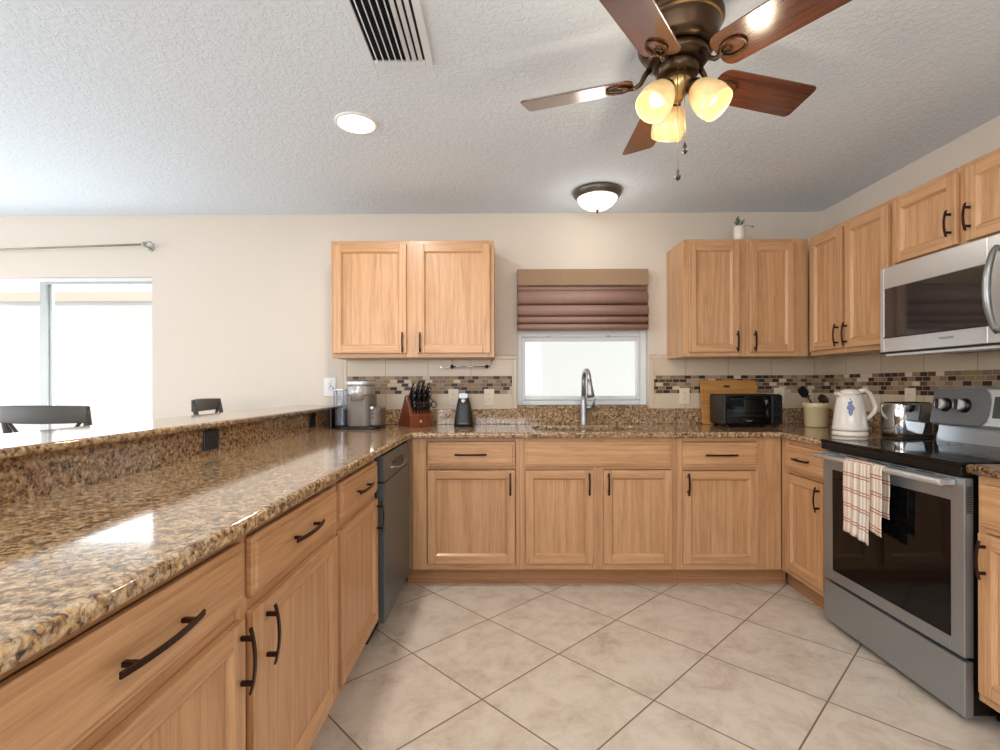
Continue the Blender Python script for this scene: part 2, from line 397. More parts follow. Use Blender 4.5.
# openings in the far wall
DX0, DX1, DZ1 = -4.15, -2.496, 1.972       # sliding door
NX0, NX1, NZ0, NZ1 = .107, 1.036, 1.046, 1.93   # sink window
m = MB()
mbbox(m, XL-t, DX0, YW, YW+t, 0, ZC); mbbox(m, DX0, DX1, YW, YW+t, DZ1, ZC)
mbbox(m, DX1, NX0, YW, YW+t, 0, ZC); mbbox(m, NX0, NX1, YW, YW+t, 0, NZ0); mbbox(m, NX0, NX1, YW, YW+t, NZ1, ZC)
mbbox(m, NX1, XW+t, YW, YW+t, 0, ZC)
struct(m.build('wall_back', WALL))
struct(box('wall_right', (XW, YR-t, 0), (XW+t, YW, ZC), WALL))
m = MB()   # left wall; wide unseen opening made to let daylight in
mbbox(m, XL-t, XL, YR, -1.5, 0, ZC); mbbox(m, XL-t, XL, 2.7, YW, 0, ZC); mbbox(m, XL-t, XL, -1.5, 2.7, 2.25, ZC); mbbox(m, XL-t, XL, -1.5, 2.7, 0, .25)
struct(m.build('wall_left', WALL))
m = MB()  # rear wall; unseen opening for daylight, sill raised to keep reflections off the granite
mbbox(m, XL-t, -3.8, YR-t, YR, 0, ZC); mbbox(m, .8, XW, YR-t, YR, 0, ZC); mbbox(m, -3.8, .8, YR-t, YR, 2.25, ZC); mbbox(m, -3.8, .8, YR-t, YR, 0, .95)
struct(m.build('wall_rear', WALL))

# sliding glass door
door = struct(thing('door_1', (-3.3, YW+.02, 0), None, None))
m = MB(); fy0, fy1 = YW+.035, YW+.10
mbbox(m, DX0, DX0+.05, fy0, fy1, 0, DZ1); mbbox(m, DX1-.012, DX1, fy0, fy1, 0, DZ1)
mbbox(m, DX0+.05, DX1-.012, fy0, fy1, DZ1-.028, DZ1); mbbox(m, DX0+.05, DX1-.012, fy0, fy1, 0, .06)
m.build('door_frame', VINYL, door, .003)
MS = simple('mill_grey_aluminium', (172, 174, 172), .4, .5)
for x0, x1, yy in ((DX0+.05, -3.275, fy0+.03), (-3.335, DX1-.012, fy0)):
    m = MB()
    mbbox(m, x0, x0+.045, yy, yy+.025, .06, DZ1-.028); mbbox(m, x1-.010 if x1 > -3 else x1-.05, x1, yy, yy+.025, .06, DZ1-.028)
    xe = x1-.010 if x1 > -3 else x1-.05
    mbbox(m, x0+.045, xe, yy, yy+.025, DZ1-.046, DZ1-.028); mbbox(m, x0+.045, xe, yy, yy+.025, .06, .13)
    s_ = m.build('door_sash', MS if x1 > -3 else VINYL, door, .002)
    box('door_glass', (x0+.04, yy+.01, .12), (x1-.008, yy+.015, DZ1-.044), GLASS, s_)
# sink window
win = struct(thing('window_1', (.57, YW+.05, NZ0), None, None))
wy0, wy1 = YW+.05, YW+.10
m = MB()
mbbox(m, NX0, NX0+.035, wy0, wy1, NZ0, NZ1); mbbox(m, NX1-.05, NX1, wy0, wy1, NZ0, NZ1)
mbbox(m, NX0+.035, NX1-.05, wy0, wy1, NZ0, NZ0+.035); mbbox(m, NX0+.035, NX1-.05, wy0, wy1, NZ1-.04, NZ1)
mbbox(m, NX0+.035, NX1-.05, wy0+.005, wy1, 1.535, 1.60)
m.build('window_frame', VINYL, win, .004)
m = MB(); a, b_, c_, d_ = NX0+.037, NX1-.052, NZ0+.037, 1.532
mbbox(m, a, a+.022, wy0-.012, wy1-.02, c_, d_); mbbox(m, b_-.022, b_, wy0-.012, wy1-.02, c_, d_)
mbbox(m, a+.022, b_-.022, wy0-.012, wy1-.02, c_, c_+.028); mbbox(m, a+.022, b_-.022, wy0-.012, wy1-.02, d_-.028, d_)
s_ = m.build('window_sash', VINYL, win, .004)
m = MB(); mbbox(m, a+.02, b_-.02, wy0+.012, wy0+.016, c_+.025, d_-.025); m.build('window_glass', GLASS, s_)
m = MB(); mbbox(m, NX0+.035, NX1-.05, wy0+.03, wy0+.034, 1.60, NZ1-.04); m.build('window_glass', GLASS, win)
for x in (.33, .76):
    MB().box((x-.015, wy0-.02, 1.533), (x+.015, wy0+.002, 1.545)).build('sash_latch', NICKEL, win, .002)
struct(box('trim_1', (NX0, YW-.005, NZ0-.022), (NX1, YW+.05, NZ0), GRAN, None, .003))
# outside: lanai wall, soffit beam and paving
struct(box('wall_outside', (-11, 6.6, -.1), (6, 6.75, 3.4), STUCCO))
struct(box('trim_2', (-11, 6.57, 2.31), (6, 6.599, 2.43), SOFF))
struct(box('floor_outside', (-8, YW+t, -.16), (6, 8, -.1), PAVE))

# half wall under the raised bar
XS = -1.168
BY0, BY1 = -.6, YW-.001
struct(box('wall_peninsula', (-1.40, BY0, 0), (XS-.022, YW-.001, 1.022), WALL))

# ---------------------------------------------------------------- slabs with rounded edges
def slab(name, polys, z0, z1, mat, parent=None, bev=.006):
    cu = bpy.data.curves.new(name, 'CURVE'); cu.dimensions = '2D'; cu.fill_mode = 'BOTH'
    cx = sum(p[0] for p in polys[0])/len(polys[0]); cy = sum(p[1] for p in polys[0])/len(polys[0])
    for poly in polys:
        sp = cu.splines.new('POLY'); sp.points.add(len(poly)-1); sp.use_cyclic_u = True
        for i, (x, y) in enumerate(poly): sp.points[i].co = (x-cx, y-cy, 0, 1)
    cu.extrude = (z1-z0)/2-bev; cu.bevel_depth = bev; cu.bevel_resolution = 3; cu.offset = -bev
    tmp = bpy.data.objects.new('tmp', cu); C.objects.link(tmp)
    dg = bpy.context.evaluated_depsgraph_get(); dg.update()
    me = bpy.data.meshes.new_from_object(tmp.evaluated_get(dg)); bpy.data.objects.remove(tmp); 
    me.name = name; me.materials.clear(); me.materials.append(mat)
    bm = bmesh.new(); bm.from_mesh(me); bmesh.ops.remove_doubles(bm, verts=bm.verts, dist=.0001)
    bmesh.ops.recalc_face_normals(bm, faces=bm.faces); bm.to_mesh(me); bm.free()
    o = bpy.data.objects.new(name, me); C.objects.link(o)
    c = Vector((cx, cy, (z0+z1)/2)); WL[o.name] = c
    if parent is not None: o.parent = parent; o.location = c-WL[parent.name]
    else: o.location = c
    return o
def rrect(x0, x1, y0, y1, r, n=6):
    P = []
    for cx, cy, a in ((x1-r, y1-r, 0), (x0+r, y1-r, 90), (x0+r, y0+r, 180), (x1-r, y0+r, 270)):
        for k in range(n+1): P.append((cx+r*math.cos(R(a+90*k/n)), cy+r*math.sin(R(a+90*k/n))))
    return P
def arc_corner(cx, cy, r, a0, a1, n=4): return [(cx+r*math.cos(R(a0+(a1-a0)*k/n)), cy+r*math.sin(R(a0+(a1-a0)*k/n))) for k in range(n+1)]
XC = -.533; YC = 2.912; XR = 1.600; YST = 2.522
outer = [(XS, -.5), (XC, -.5)] + arc_corner(XC+.02, YC-.02, .02, 180, 90) + arc_corner(XR-.03, YC-.03, .03, 90, 0) + \
        [(XR, YST), (XW-.003, YST), (XW-.003, YW-.003), (XS, YW-.003)]
SX0, SX1, SY0, SY1 = .20, .905, 3.06, 3.40
hole = rrect(SX0, SX1, SY0, SY1, .06)
top = slab('granite_worktop', [outer, hole], .880, ZT, GRAN, None, .010)
tag(top, 'speckled brown granite worktop wrapping round three sides with the undermount sink', 'countertop')
m = MB(); mbbox(m, XS+.001, NX0-.002, YW-.022, YW-.002, ZT, 1.021); mbbox(m, NX0-.002, NX1+.002, YW-.022, YW-.002, ZT, 1.024)
mbbox(m, NX1+.002, XW-.003, YW-.022, YW-.002, ZT, 1.021); mbbox(m, XW-.023, XW-.003, YST, YW-.023, ZT, 1.021)
m.build('upstand', GRAN, top, .003)
t2 = slab('granite_worktop', [[(XR, 1.0), (XW-.003, 1.0), (XW-.003, 1.742), (XR, 1.742)]], .880, ZT, GRAN, None, .010)
tag(t2, 'short granite worktop on the near side of the range at the right edge', 'countertop')
MB().box((XW-.023, 1.0, ZT), (XW-.003, 1.742, 1.021)).build('upstand', GRAN, t2, .003)
bar = slab('raised_bar_top', [[(-1.132, BY0), (-1.132, YW-.004), (-1.485, YW-.004), (-1.485, BY0)]], 1.024, 1.050, GRAN, None, .008)
tag(bar, 'raised granite breakfast bar ledge running along the left side above the worktop', 'bar top')
MB().box((XS-.021, BY0, ZT-.03), (XS-.001, YW-.004, 1.022)).build('splash_panel', GRAN, bar, 0)

# ---------------------------------------------------------------- wall tile
tl = struct(thing('trim_3', (0, YW, ZT), None, None)); tl['label'] = 'beige wall tile with a mosaic band behind the worktop'
yt = YW-.010
def tileband(name, z0, z1, mat, th):
    m = MB()
    mbbox(m, -1.10, .070, YW-th, YW-.0015, z0, z1); mbbox(m, 1.075, XW-.002, YW-th, YW-.0015, z0, z1)
    mbbox(m, XW-th, XW-.0015, .9, YW-th-.001, z0, z1)
    return m.build(name, mat, tl)
tileband('lower_tile_row', 1.022, 1.1275, TILE, .009)
tileband('mosaic_band', 1.128, 1.2545, MOSA, .009)
tileband('upper_tile_row', 1.255, 1.372, TILE, .009)
m = MB(); mbbox(m, -1.132, NX0-.001, YW-.011, YW-.0015, 1.3725, 1.402); mbbox(m, NX1+.001, XW-.002, YW-.011, YW-.0015, 1.3725, 1.402)
mbbox(m, -1.132, -1.1005, YW-.011, YW-.0015, 1.052, 1.372); mbbox(m, .0705, NX0-.001, YW-.011, YW-.0015, 1.022, 1.372)
mbbox(m, NX1+.001, 1.0745, YW-.011, YW-.0015, 1.022, 1.372)
m.build('bullnose_edge', EDGE, tl, .003)

# ---------------------------------------------------------------- cabinets
def Fback(Y): return lambda u, d, z: (u, Y-d, z)       # front faces look at the camera
def Fleft(X): return lambda u, d, z: (X+d, u, z)       # fronts look to +x
def Fright(X): return lambda u, d, z: (X-d, u, z)      # fronts look to -x
def pull(parent, F, u, z, L, vert=True, off=.022):
    """arched flat bar pull on two posts, centred at (u,z), standing on depth off"""
    m = MB(); n = 12; w = .0055; th = .0045
    def P(tt, dd, ww):   # tt along, ww across
        return F(u+ww, off+dd, z+tt) if vert else F(u+tt, off+dd, z+ww)
    rings = []
    for i in range(n+1):
        q = -1+2*i/n; dd = .018+.010*(1-q*q)
        rings.append([m.v(P(q*L/2, dd+a, b)) for a, b in ((0, -w), (0, w), (th, w), (th, -w))])
    for a, b in zip(rings, rings[1:]):
        for k in range(4): m.face([a[k], a[(k+1) % 4], b[(k+1) % 4], b[k]])
    m.face(rings[0]); m.face(rings[-1][::-1])
    for sgn in (-1, 1):
        q = sgn*.68; dd = .018+.010*(1-q*q)
        c = [m.v(P(q*L/2+x, y, ww)) for y in (0, dd+.001) for x, ww in ((-.005, -.004), (.005, -.004), (.005, .004), (-.005, .004))]
        for qd in ((0, 1, 2, 3), (4, 5, 6, 7), (0, 1, 5, 4), (1, 2, 6, 5), (2, 3, 7, 6), (3, 0, 4, 7)): m.face([c[i] for i in qd])
    return m.build('handle', BRONZE, parent, .0008, 1)
def panel_door(parent, F, u0, u1, z0, z1, hu=None, hz=None, L=.13, sw=.047, name='door'):
    m = MB(); T = F; d0, d1, dp = .001, .021, .007
    m.box((u0, d0, z0), (u0+sw, d1, z1), 0, T); m.box((u1-sw, d0, z0), (u1, d1, z1), 0, T)
    m.box((u0+sw, d0, z0), (u1-sw, d1, z0+sw), 1, T); m.box((u0+sw, d0, z1-sw), (u1-sw, d1, z1), 1, T)
    a0, a1, b0, b1 = u0+sw, u1-sw, z0+sw, z1-sw; g = .010
    m.box((a0, d0, b0), (a1, dp, b1), 0, T)
    # sloped moulding and a shallow bead round the panel
    o_ = [(a0, b0), (a1, b0), (a1, b1), (a0, b1)]; i_ = [(a0+g, b0+g), (a1-g, b0+g), (a1-g, b1-g), (a0+g, b1-g)]
    for k in range(4):
        p, q = o_[k], o_[(k+1) % 4]; r_, s_ = i_[(k+1) % 4], i_[k]
        m.quad([(p[0], d1-.003, p[1]), (q[0], d1-.003, q[1]), (r_[0], dp+.0005, r_[1]), (s_[0], dp+.0005, s_[1])], k % 2 == 0 and 1 or 0, T)
    o = m.build(name, [oakV, oakH], parent, .004, 2)
    if hu is not None: pull(o, F, hu, hz, L)
    return o
def drawer(parent, F, u0, u1, z0, z1, hu=None, L=.187, name='drawer'):
    m = MB(); T = F
    e = .016
    # routed front: outer lip, groove, raised field
    m.box((u0, .001, z0), (u1, .016, z1), 0, T)
    o_ = [(u0+.012, z0+.012), (u1-.012, z0+.012), (u1-.012, z1-.012), (u0+.012, z1-.012)]
    i_ = [(u0+e, z0+e), (u1-e, z0+e), (u1-e, z1-e), (u0+e, z1-e)]
    for k in range(4):
        p, q = o_[k], o_[(k+1) % 4]; r_, s_ = i_[(k+1) % 4], i_[k]
        m.quad([(p[0], .0155, p[1]), (q[0], .0155, q[1]), (r_[0], .022, r_[1]), (s_[0], .022, s_[1])], 0, T)
    m.quad([(x, .022, z) for x, z in i_], 0, T)
    o = m.build(name, [oakH], parent, .002, 1)
    if hu is not None: pull(o, F, hu, (z0+z1)/2, L, False, .021)
    return o
def carcass(parent, F, u0, u1, z0, z1, depth, stiles, rails, hollow=False, name='body'):
    """body box behind the face frame; stiles=[(u0,u1)], rails=[(u0,u1,z0,z1)]"""
    m = MB()
    if hollow:
        for a, b in (((u0, -depth, z0), (u0+.016, -.02, z1)), ((u1-.016, -depth, z0), (u1, -.02, z1)),
                     ((u0+.016, -depth, z0), (u1-.016, -.02, z0+.016)), ((u0+.016, -depth, z0+.016), (u1-.016, -depth+.01, z1-.2))): m.box(a, b, 0, F)
    else: m.box((u0, -depth, z0), (u1, -.0195, z1), 0, F)
    m.build(name, [oakV], parent)
    m = MB()
    for a, b in stiles: m.box((a, -.0195, z0), (b, 0, z1), 0, F)
    for a, b, c, d in rails: m.box((a, -.0195, c), (b, 0, d), 1, F)
    m.build('face_frame', [oakV, oakH], parent, .0012, 1)
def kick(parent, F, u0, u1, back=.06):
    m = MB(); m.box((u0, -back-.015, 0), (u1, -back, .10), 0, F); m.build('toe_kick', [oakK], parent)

ZB0, ZB1 = .104, .879
YB = 2.952; Fb = Fback(YB); DEP = YW-.003-YB
def pt(F, u, d, z): return F(u, d, z)
# ----- back run
c1 = thing('base_cabinet', (-.22, YB, 0), 'single-door oak base cabinet in the back run beside the dishwasher', 'cabinet')
carcass(c1, Fb, -.571, .100, ZB0, ZB1, DEP, [(-.530, -.446), (.078, .100), ], [(-.446, .078, .862, ZB1), (-.446, .078, .697, .714), (-.446, .078, ZB0, .140)])
kick(c1, Fb, -.571, .100)
drawer(c1, Fb, -.438, .074, .715, .856, -.185); panel_door(c1, Fb, -.438, .074, .145, .690, .046, .613)
c2 = thing('sink_cabinet', (.56, YB, 0), 'double-door oak sink cabinet under the window', 'cabinet')
carcass(c2, Fb, .1005, 1.022, ZB0, ZB1, DEP, [(.1005, .134), (.526, .596), (.988, 1.022)], [(.134, .526, .692, ZB1), (.596, .988, .692, ZB1), (.134, .526, ZB0, .145), (.596, .988, ZB0, .145)], hollow=True)
kick(c2, Fb, .1005, 1.022)
drawer(c2, Fb, .130, .987, .713, .855, None, name='false_drawer_front')
panel_door(c2, Fb, .134, .530, .145, .690, .505, .613); panel_door(c2, Fb, .592, .991, .145, .690, .617, .613)
c3 = thing('base_cabinet', (1.3, YB, 0), 'single-door oak base cabinet in the right corner of the back run', 'cabinet')
carcass(c3, Fb, 1.0225, 1.634, ZB0, ZB1, DEP, [(1.0225, 1.056), (1.488, 1.634)], [(1.056, 1.488, .855, ZB1), (1.056, 1.488, .688, .708), (1.056, 1.488, ZB0, .142)])
kick(c3, Fb, 1.0225, 1.692)
drawer(c3, Fb, 1.054, 1.490, .709, .850, 1.272); panel_door(c3, Fb, 1.054, 1.490, .142, .684, 1.080, .610)
# ----- right run
XRF = 1.636; Fr = Fright(XRF); DR = XW-.003-XRF
c4 = thing('base_cabinet', (XRF, 2.73, 0), 'narrow oak base cabinet between the back corner and the range', 'cabinet')
carcass(c4, Fr, 2.523, 2.949, ZB0, ZB1, DR, [(2.523, 2.548), (2.872, 2.949)], [(2.548, 2.872, .850, ZB1), (2.548, 2.872, .686, .706), (2.548, 2.872, ZB0, .142)])
kick(c4, Fr, 2.523, 3.00)
drawer(c4, Fr, 2.540, 2.875, .708, .850, 2.708, .15); panel_door(c4, Fr, 2.540, 2.875, .142, .684, 2.568, .60, sw=.045)
c5 = thing('base_cabinet', (XRF, 1.4, 0), 'oak base cabinet at the right edge on the near side of the range', 'cabinet')
carcass(c5, Fr, 1.0, 1.736, ZB0, ZB1, DR, [(1.0, 1.03), (1.706, 1.736)], [(1.03, 1.706, .850, ZB1), (1.03, 1.706, .686, .706), (1.03, 1.706, ZB0, .142)])
kick(c5, Fr, 1.0, 1.736, .075)
drawer(c5, Fr, 1.02, 1.718, .708, .850, 1.37); panel_door(c5, Fr, 1.02, 1.718, .142, .684, 1.690, .60)
# ----- peninsula run
XLF = -.577; Fl = Fleft(XLF); DL = .585
units = [(.50, 1.100, .515, 1.082, 1.060, 'oak peninsula cabinet nearest the camera at the bottom left corner'),
         (1.1005, 1.713, 1.120, 1.692, 1.176, 'oak peninsula cabinet with its door handle on the left, second from the camera'),
         (1.7135, 2.262, 1.736, 2.240, 2.218, 'oak peninsula cabinet directly beside the dishwasher')]
for u0, u1, a, b, hu, lab in units:
    c = thing('base_cabinet', (XLF, (u0+u1)/2, 0), lab, 'cabinet')
    carcass(c, Fl, u0, u1, ZB0, ZB1, DL, [(u0, a+.008), (b-.008, u1)], [(a+.008, b-.008, .852, ZB1), (a+.008, b-.008, .680, .722), (a+.008, b-.008, ZB0, .146)])
    kick(c, Fl, u0, u1)
    drawer(c, Fl, a, b, .717, .852, (a+b)/2+.0, .2); panel_door(c, Fl, a, b, .142, .685, hu, .607, .14)
c = thing('base_cabinet', (XLF, .2, 0), 'oak base cabinet at the near end of the peninsula, cut off by the photo edge', 'cabinet')
carcass(c, Fl, -.10, .4995, ZB0, ZB1, DL, [(-.10, -.08), (.48, .4995)], [(-.08, .48, .852, ZB1), (-.08, .48, .693, .708), (-.08, .48, ZB0, .146)])
kick(c, Fl, -.10, .4995); drawer(c, Fl, -.085, .485, .710, .853, .2, .2); panel_door(c, Fl, -.085, .485, .142, .688, .46, .607, .14)

# ----- wall cabinets
def wallcab(name, loc, lab, F, u0, u1, z0, z1, depth, doors, stiles, L=.13, hz=1.47):
    c = thing(name, loc, lab, 'cabinet')
    rl = []
    ss = sorted(stiles)
    for (a, b), (a2, b2) in zip(ss, ss[1:]): rl += [(b, a2, z0, z0+.032), (b, a2, z1-.032, z1)]
    carcass(c, F, u0, u1, z0, z1, depth, ss, rl)
    for a, b, h in doors: panel_door(c, F, a, b, z0+.027, z1-.026, h, hz, L, .048)
    return c
YU = 3.240; Fu = Fback(YU)
wallcab('wall_cabinet', (-.58, YU, 1.37), 'double-door oak wall cabinet left of the window', Fu, -1.104, -.050, 1.370, 2.124, YW-.003-YU,
        [(-1.082, -.614, -.637), (-.547, -.076, -.524)], [(-1.104, -1.07), (-.622, -.539), (-.088, -.050)], .13, 1.465)
wallcab('wall_cabinet', (1.55, YU, 1.37), 'double-door oak wall cabinet right of the window, below the small vase', Fu, 1.168, 1.968, 1.370, 2.124, YW-.003-YU,
        [(1.199, 1.522, 1.500), (1.588, 1.874, 1.612)], [(1.168, 1.207), (1.514, 1.596), (1.866, 1.968)], .13, 1.465)
XU = 1.970; Fx = Fright(XU)
wallcab('wall_cabinet', (XU, 2.88, 1.37), 'tall double-door oak wall cabinet on the right wall beside the microwave', Fx, 2.532, 3.216, 1.370, 2.124, XW-.003-XU,
        [(2.549, 2.870, 2.848), (2.898, 3.194, 2.922)], [(2.532, 2.56), (2.862, 2.906), (3.186, 3.216)], .13, 1.475)
wallcab('wall_cabinet', (XU, 2.14, 1.76), 'short double-door oak wall cabinet above the microwave', Fx, 1.762, 2.5315, 1.762, 2.124, XW-.003-XU,
        [(1.778, 2.125, 2.100), (2.167, 2.515, 2.19)], [(1.762, 1.79), (2.117, 2.175), (2.507, 2.5315)], .115, 1.885)

# ---------------------------------------------------------------- dishwasher
dw = thing('dishwasher', (-.85, 2.60, 0), 'grey stainless dishwasher at the far end of the peninsula', 'dishwasher')
DY0, DY1 = 2.292, 2.900
box('body', (-1.14, DY0+.004, .10), (-.585, DY1-.004, .868), BLACKM, dw)
m = MB(); 
def Pd(a, z, d): return (a, d, z)
prof = [(-.583, .10), (-.545, .10), (-.540, .108), (-.537, .45), (-.540, .742), (-.583, .742)]
m.prism(prof, DY0, DY1, Pd); m.build('door_panel', STEELD, dw, .004)
m = MB(); prof = [(-.583, .746), (-.540, .746), (-.538, .78), (-.546, .866), (-.583, .866)]
m.prism(prof, DY0, DY1, Pd); cp = m.build('control_panel', STEELD, dw, .003)
m = MB(); n = 14
pts = [(-.534+.010*math.sin(math.pi*k/n), 2.46+.27*k/n, .790-.012*math.sin(math.pi*k/n)) for k in range(n+1)]
m.tube(pts, .007, 8, 0, .6); m.build('handle_lip', CHROME, cp)
box('handle_pocket', (-.5425, 2.47, .792), (-.5395, 2.72, .818), BLACK, cp, .003)
box('toe_panel', (-.64, DY0+.01, 0), (-.62, DY1-.01, .10), BLACKM, dw)

# ---------------------------------------------------------------- range
RX = 1.602; RY0, RY1 = 1.752, 2.514
rg = thing('range', (1.93, 2.13, 0), 'stainless steel electric range with black glass cooktop on the right', 'stove')
box('body', (RX+.034, RY0+.004, .035), (2.235, RY1-.004, .868), BLACKM, rg)
m = MB()
def doorbox(m, x0, y0, y1, z0, z1, mi=0): m.box((x0, y0, z0), (RX+.033, y1, z1), mi)
# oven door as a frame round the glass
gy0, gy1, gz0, gz1 = 1.806, 2.449, .287, .775
m.box((RX, RY0, .236), (RX+.033, gy0, .862)); m.box((RX, gy1, .236), (RX+.033, RY1, .862))
m.box((RX, gy0, .236), (RX+.033, gy1, gz0)); m.box((RX, gy0, gz1), (RX+.033, gy1, .862))
od = m.build('oven_door', STEEL, rg, .003)
box('oven_window', (RX+.001, gy0+.0005, gz0+.0005), (RX+.03, gy1-.0005, gz1-.0005), BLACKG, od)
m = MB(); m.tube([(RX-.052, RY0+.028, .842), (RX-.052, RY1-.018, .842)], .0125, 14)
for y in (RY0+.045, RY1-.035): m.box((RX-.052, y-.014, .832), (RX-.001, y+.014, .852))
m.build('door_handle', STEELL, od, .003)
for k in range(5):
    y = RY0+.12+k*.13; box('vent_slot', (RX-.001, y, .855), (RX+.001, y+.08, .859), BLACK, od)
m = MB()
for k in range(16):
    z = .74+k*.006; m.box((RX+.008, RY0-.0008, z), (RX+.026, RY0+.001, z+.003))
m.build('side_vent', BLACK, od)
box('storage_drawer', (RX, RY0, .030), (RX+.033, RY1, .222), STEEL, rg, .004)
for y in (RY0+.03, RY1-.03):
    for x in (RX+.16, 2.18): MB().lathe([(.016, 0), (.016, .035)], (x, y, 0), seg=14).build('foot', BLACK, rg)
ck = MB().box((RX-.012, RY0-.001, .869), (2.135, RY1+.001, .902)).build('cooktop_frame', BLACKM, rg, .004)
gt = MB().box((RX-.014, RY0-.003, .902), (2.135, RY1+.003, .917)).build('glass_cooktop', BLACKG, rg, .003)
RING = simple('burner_print', (70, 70, 72), .25)
for x, y, r in ((1.74, 1.95, .10), (1.74, 2.33, .075), (1.99, 1.95, .075), (1.99, 2.33, .10)):
    m = MB(); 
    for rr in (r, r*.6):
        m.lathe([(rr-.0015, .9171), (rr-.0015, .9174), (rr+.0015, .9174), (rr+.0015, .9171)], (x, y, 0), seg=40, cap0=False, cap1=False)
    m.build('burner_ring', RING, gt)
# backguard: lower recessed skin and tilted control head
def Pb(a, z, d): return (a, d, z)
m = MB(); m.prism([(2.150, .903), (2.240, .903), (2.240, 1.02), (2.175, 1.02), (2.165, .96)], RY0+.006, RY1-.006, Pb); m.build('backguard', STEEL, rg, .002)
m = MB(); m.prism([(2.142, .990), (2.135, 1.004), (2.158, 1.165), (2.170, 1.175), (2.240, 1.175), (2.240, 1.0), (2.20, .985)], RY0+.004, RY1-.004, Pb)
hd = m.build('control_panel', STEELL, rg, .003)
tilt = math.atan2(.023, .161)
def Fh(y, d, z):   # point on the tilted head, z measured up its face from 1.004
    return (2.135+math.sin(tilt)*z-math.cos(tilt)*d, y, 1.004+math.cos(tilt)*z+math.sin(tilt)*d)
# grey end panels with rounded inner side
for ya, yb in ((RY1-.003, 2.222), (RY0+.003, 2.04)):
    s_ = 1 if yb < ya else -1
    poly = [(ya, -.006), (yb+s_*.03, -.006), (yb+s_*.008, .02), (yb, .06), (yb, .11), (yb+s_*.012, .145), (yb+s_*.03, .162), (ya, .162)]
    m = MB(); m.prism(poly, .0005, .008, lambda a, z, d: Fh(a, d, z)); m.build('end_panel', GREYP, hd, .002)
MK = Matrix(((0, 0, -1), (0, 1, 0), (1, 0, 0)))
for ky in (2.435, 2.335, 1.935, 1.835):
    m = MB(); c0 = Vector(Fh(ky, .008, .085)); nrm = (Vector(Fh(ky, 1, .085))-Vector(Fh(ky, 0, .085))).normalized()
    q = Vector((0, 0, 1)).rotation_difference(nrm).to_matrix()
    m.lathe([(.034, 0), (.034, .004), (.030, .010), (.027, .018)], c0, q, 28, 0)
    kb = m.build('knob_base', BLACK, hd)
    m = MB(); m.lathe([(.025, .0), (.024, .020), (.021, .022)], c0+nrm*.0165, q, 28, 0); m.build('knob_face', simple('knob_silver', (206, 206, 204), .35), kb)
    m = MB(); y_ = ky
    cc = [c0+nrm*(.018+dd)+q @ Vector((0, 0, 0))+Vector((0, a, 0))+(q @ Vector((0, 0, 0)))+Vector((0, 0, b)) for dd in (.018, .031) for a, b in ((-.0055, -.024), (.0055, -.024), (.0055, .024), (-.0055, .024))]
    vs = [m.v(p) for p in cc]
    for qd in ((0, 1, 2, 3), (4, 5, 6, 7), (0, 1, 5, 4), (1, 2, 6, 5), (2, 3, 7, 6), (3, 0, 4, 7)): m.face([vs[i] for i in qd])
    m.build('knob_grip', BLACK, kb, .003)
m = MB(); m.prism([(2.205, .035), (2.06, .035), (2.06, .13), (2.205, .13)], .0005, .003, lambda a, z, d: Fh(a, d, z)); dsp = m.build('display_panel', simple('grey_display', (62, 66, 68), .25), hd, .001)
m = MB(); m.prism([(2.15, .07), (2.09, .07), (2.09, .10), (2.15, .10)], .003, .0035, lambda a, z, d: Fh(a, d, z)); m.build('clock_window', CLOCK, dsp)

# towel over the oven door handle
def towel():
    m = MB(); uvl = m.bm.loops.layers.uv.new('UVMap')
    hx = RX-.052
    def sheet(y0, y1, zbot, rad, base, nu=26, ph=0.0, amp=.006, uoff=0):
        L_front = .842-zbot; L_back = L_front*.80; nv = 46; grid = []
        tot = L_back+math.pi*rad+L_front
        for j in range(nv+1):
            s_ = tot*j/nv
            if s_ < L_back: x, z = hx+rad, .842-L_back+s_; k = (L_back-s_)/L_back; sg = 1
            elif s_ < L_back+math.pi*rad:
                a = (s_-L_back)/rad; x, z = hx+rad*math.cos(a), .842+rad*math.sin(a); k = 0; sg = 0
            else: x, z = hx-rad, .842-(s_-L_back-math.pi*rad); k = (.842-z)/L_front; sg = -1
            row = []
            for i in range(nu+1):
                u = i/nu; y = y0+(y1-y0)*u
                w = amp*(.35+.65*k)*math.sin(u*11+ph)*(1 if sg <= 0 else .25)
                yy = y+.004*math.sin(6*k+u*3)*k
                row.append((m.v((x-abs(w)*(1 if sg <= 0 else -1), yy, z-.022*k*u if sg < 0 else z)), u, s_))
            grid.append(row)
        for j in range(nv):
            for i in range(nu):
                q = [grid[j][i], grid[j][i+1], grid[j+1][i+1], grid[j+1][i]]
                f = m.face([a[0] for a in q], 0, True)
                if f:
                    for lp, a in zip(f.loops, q): lp[uvl].uv = ((uoff+a[1]*(y1-y0)), a[2])
    sheet(2.262, 2.095, .540, .0185, 0, ph=0.3, amp=.011)
    sheet(2.150, 2.040, .590, .0155, 0, ph=2.0, amp=.003, uoff=.3)
    o = m.build('dish_towel', TOWEL)
    s = o.modifiers.new('solid', 'SOLIDIFY'); s.thickness = .002; s.offset = 0
    return o
tw = towel(); tag(tw, 'red and cream plaid dish towel hanging over the oven door handle', 'towel')
# UV scale: metres -> stripes (26 and 15 repeats are per metre)

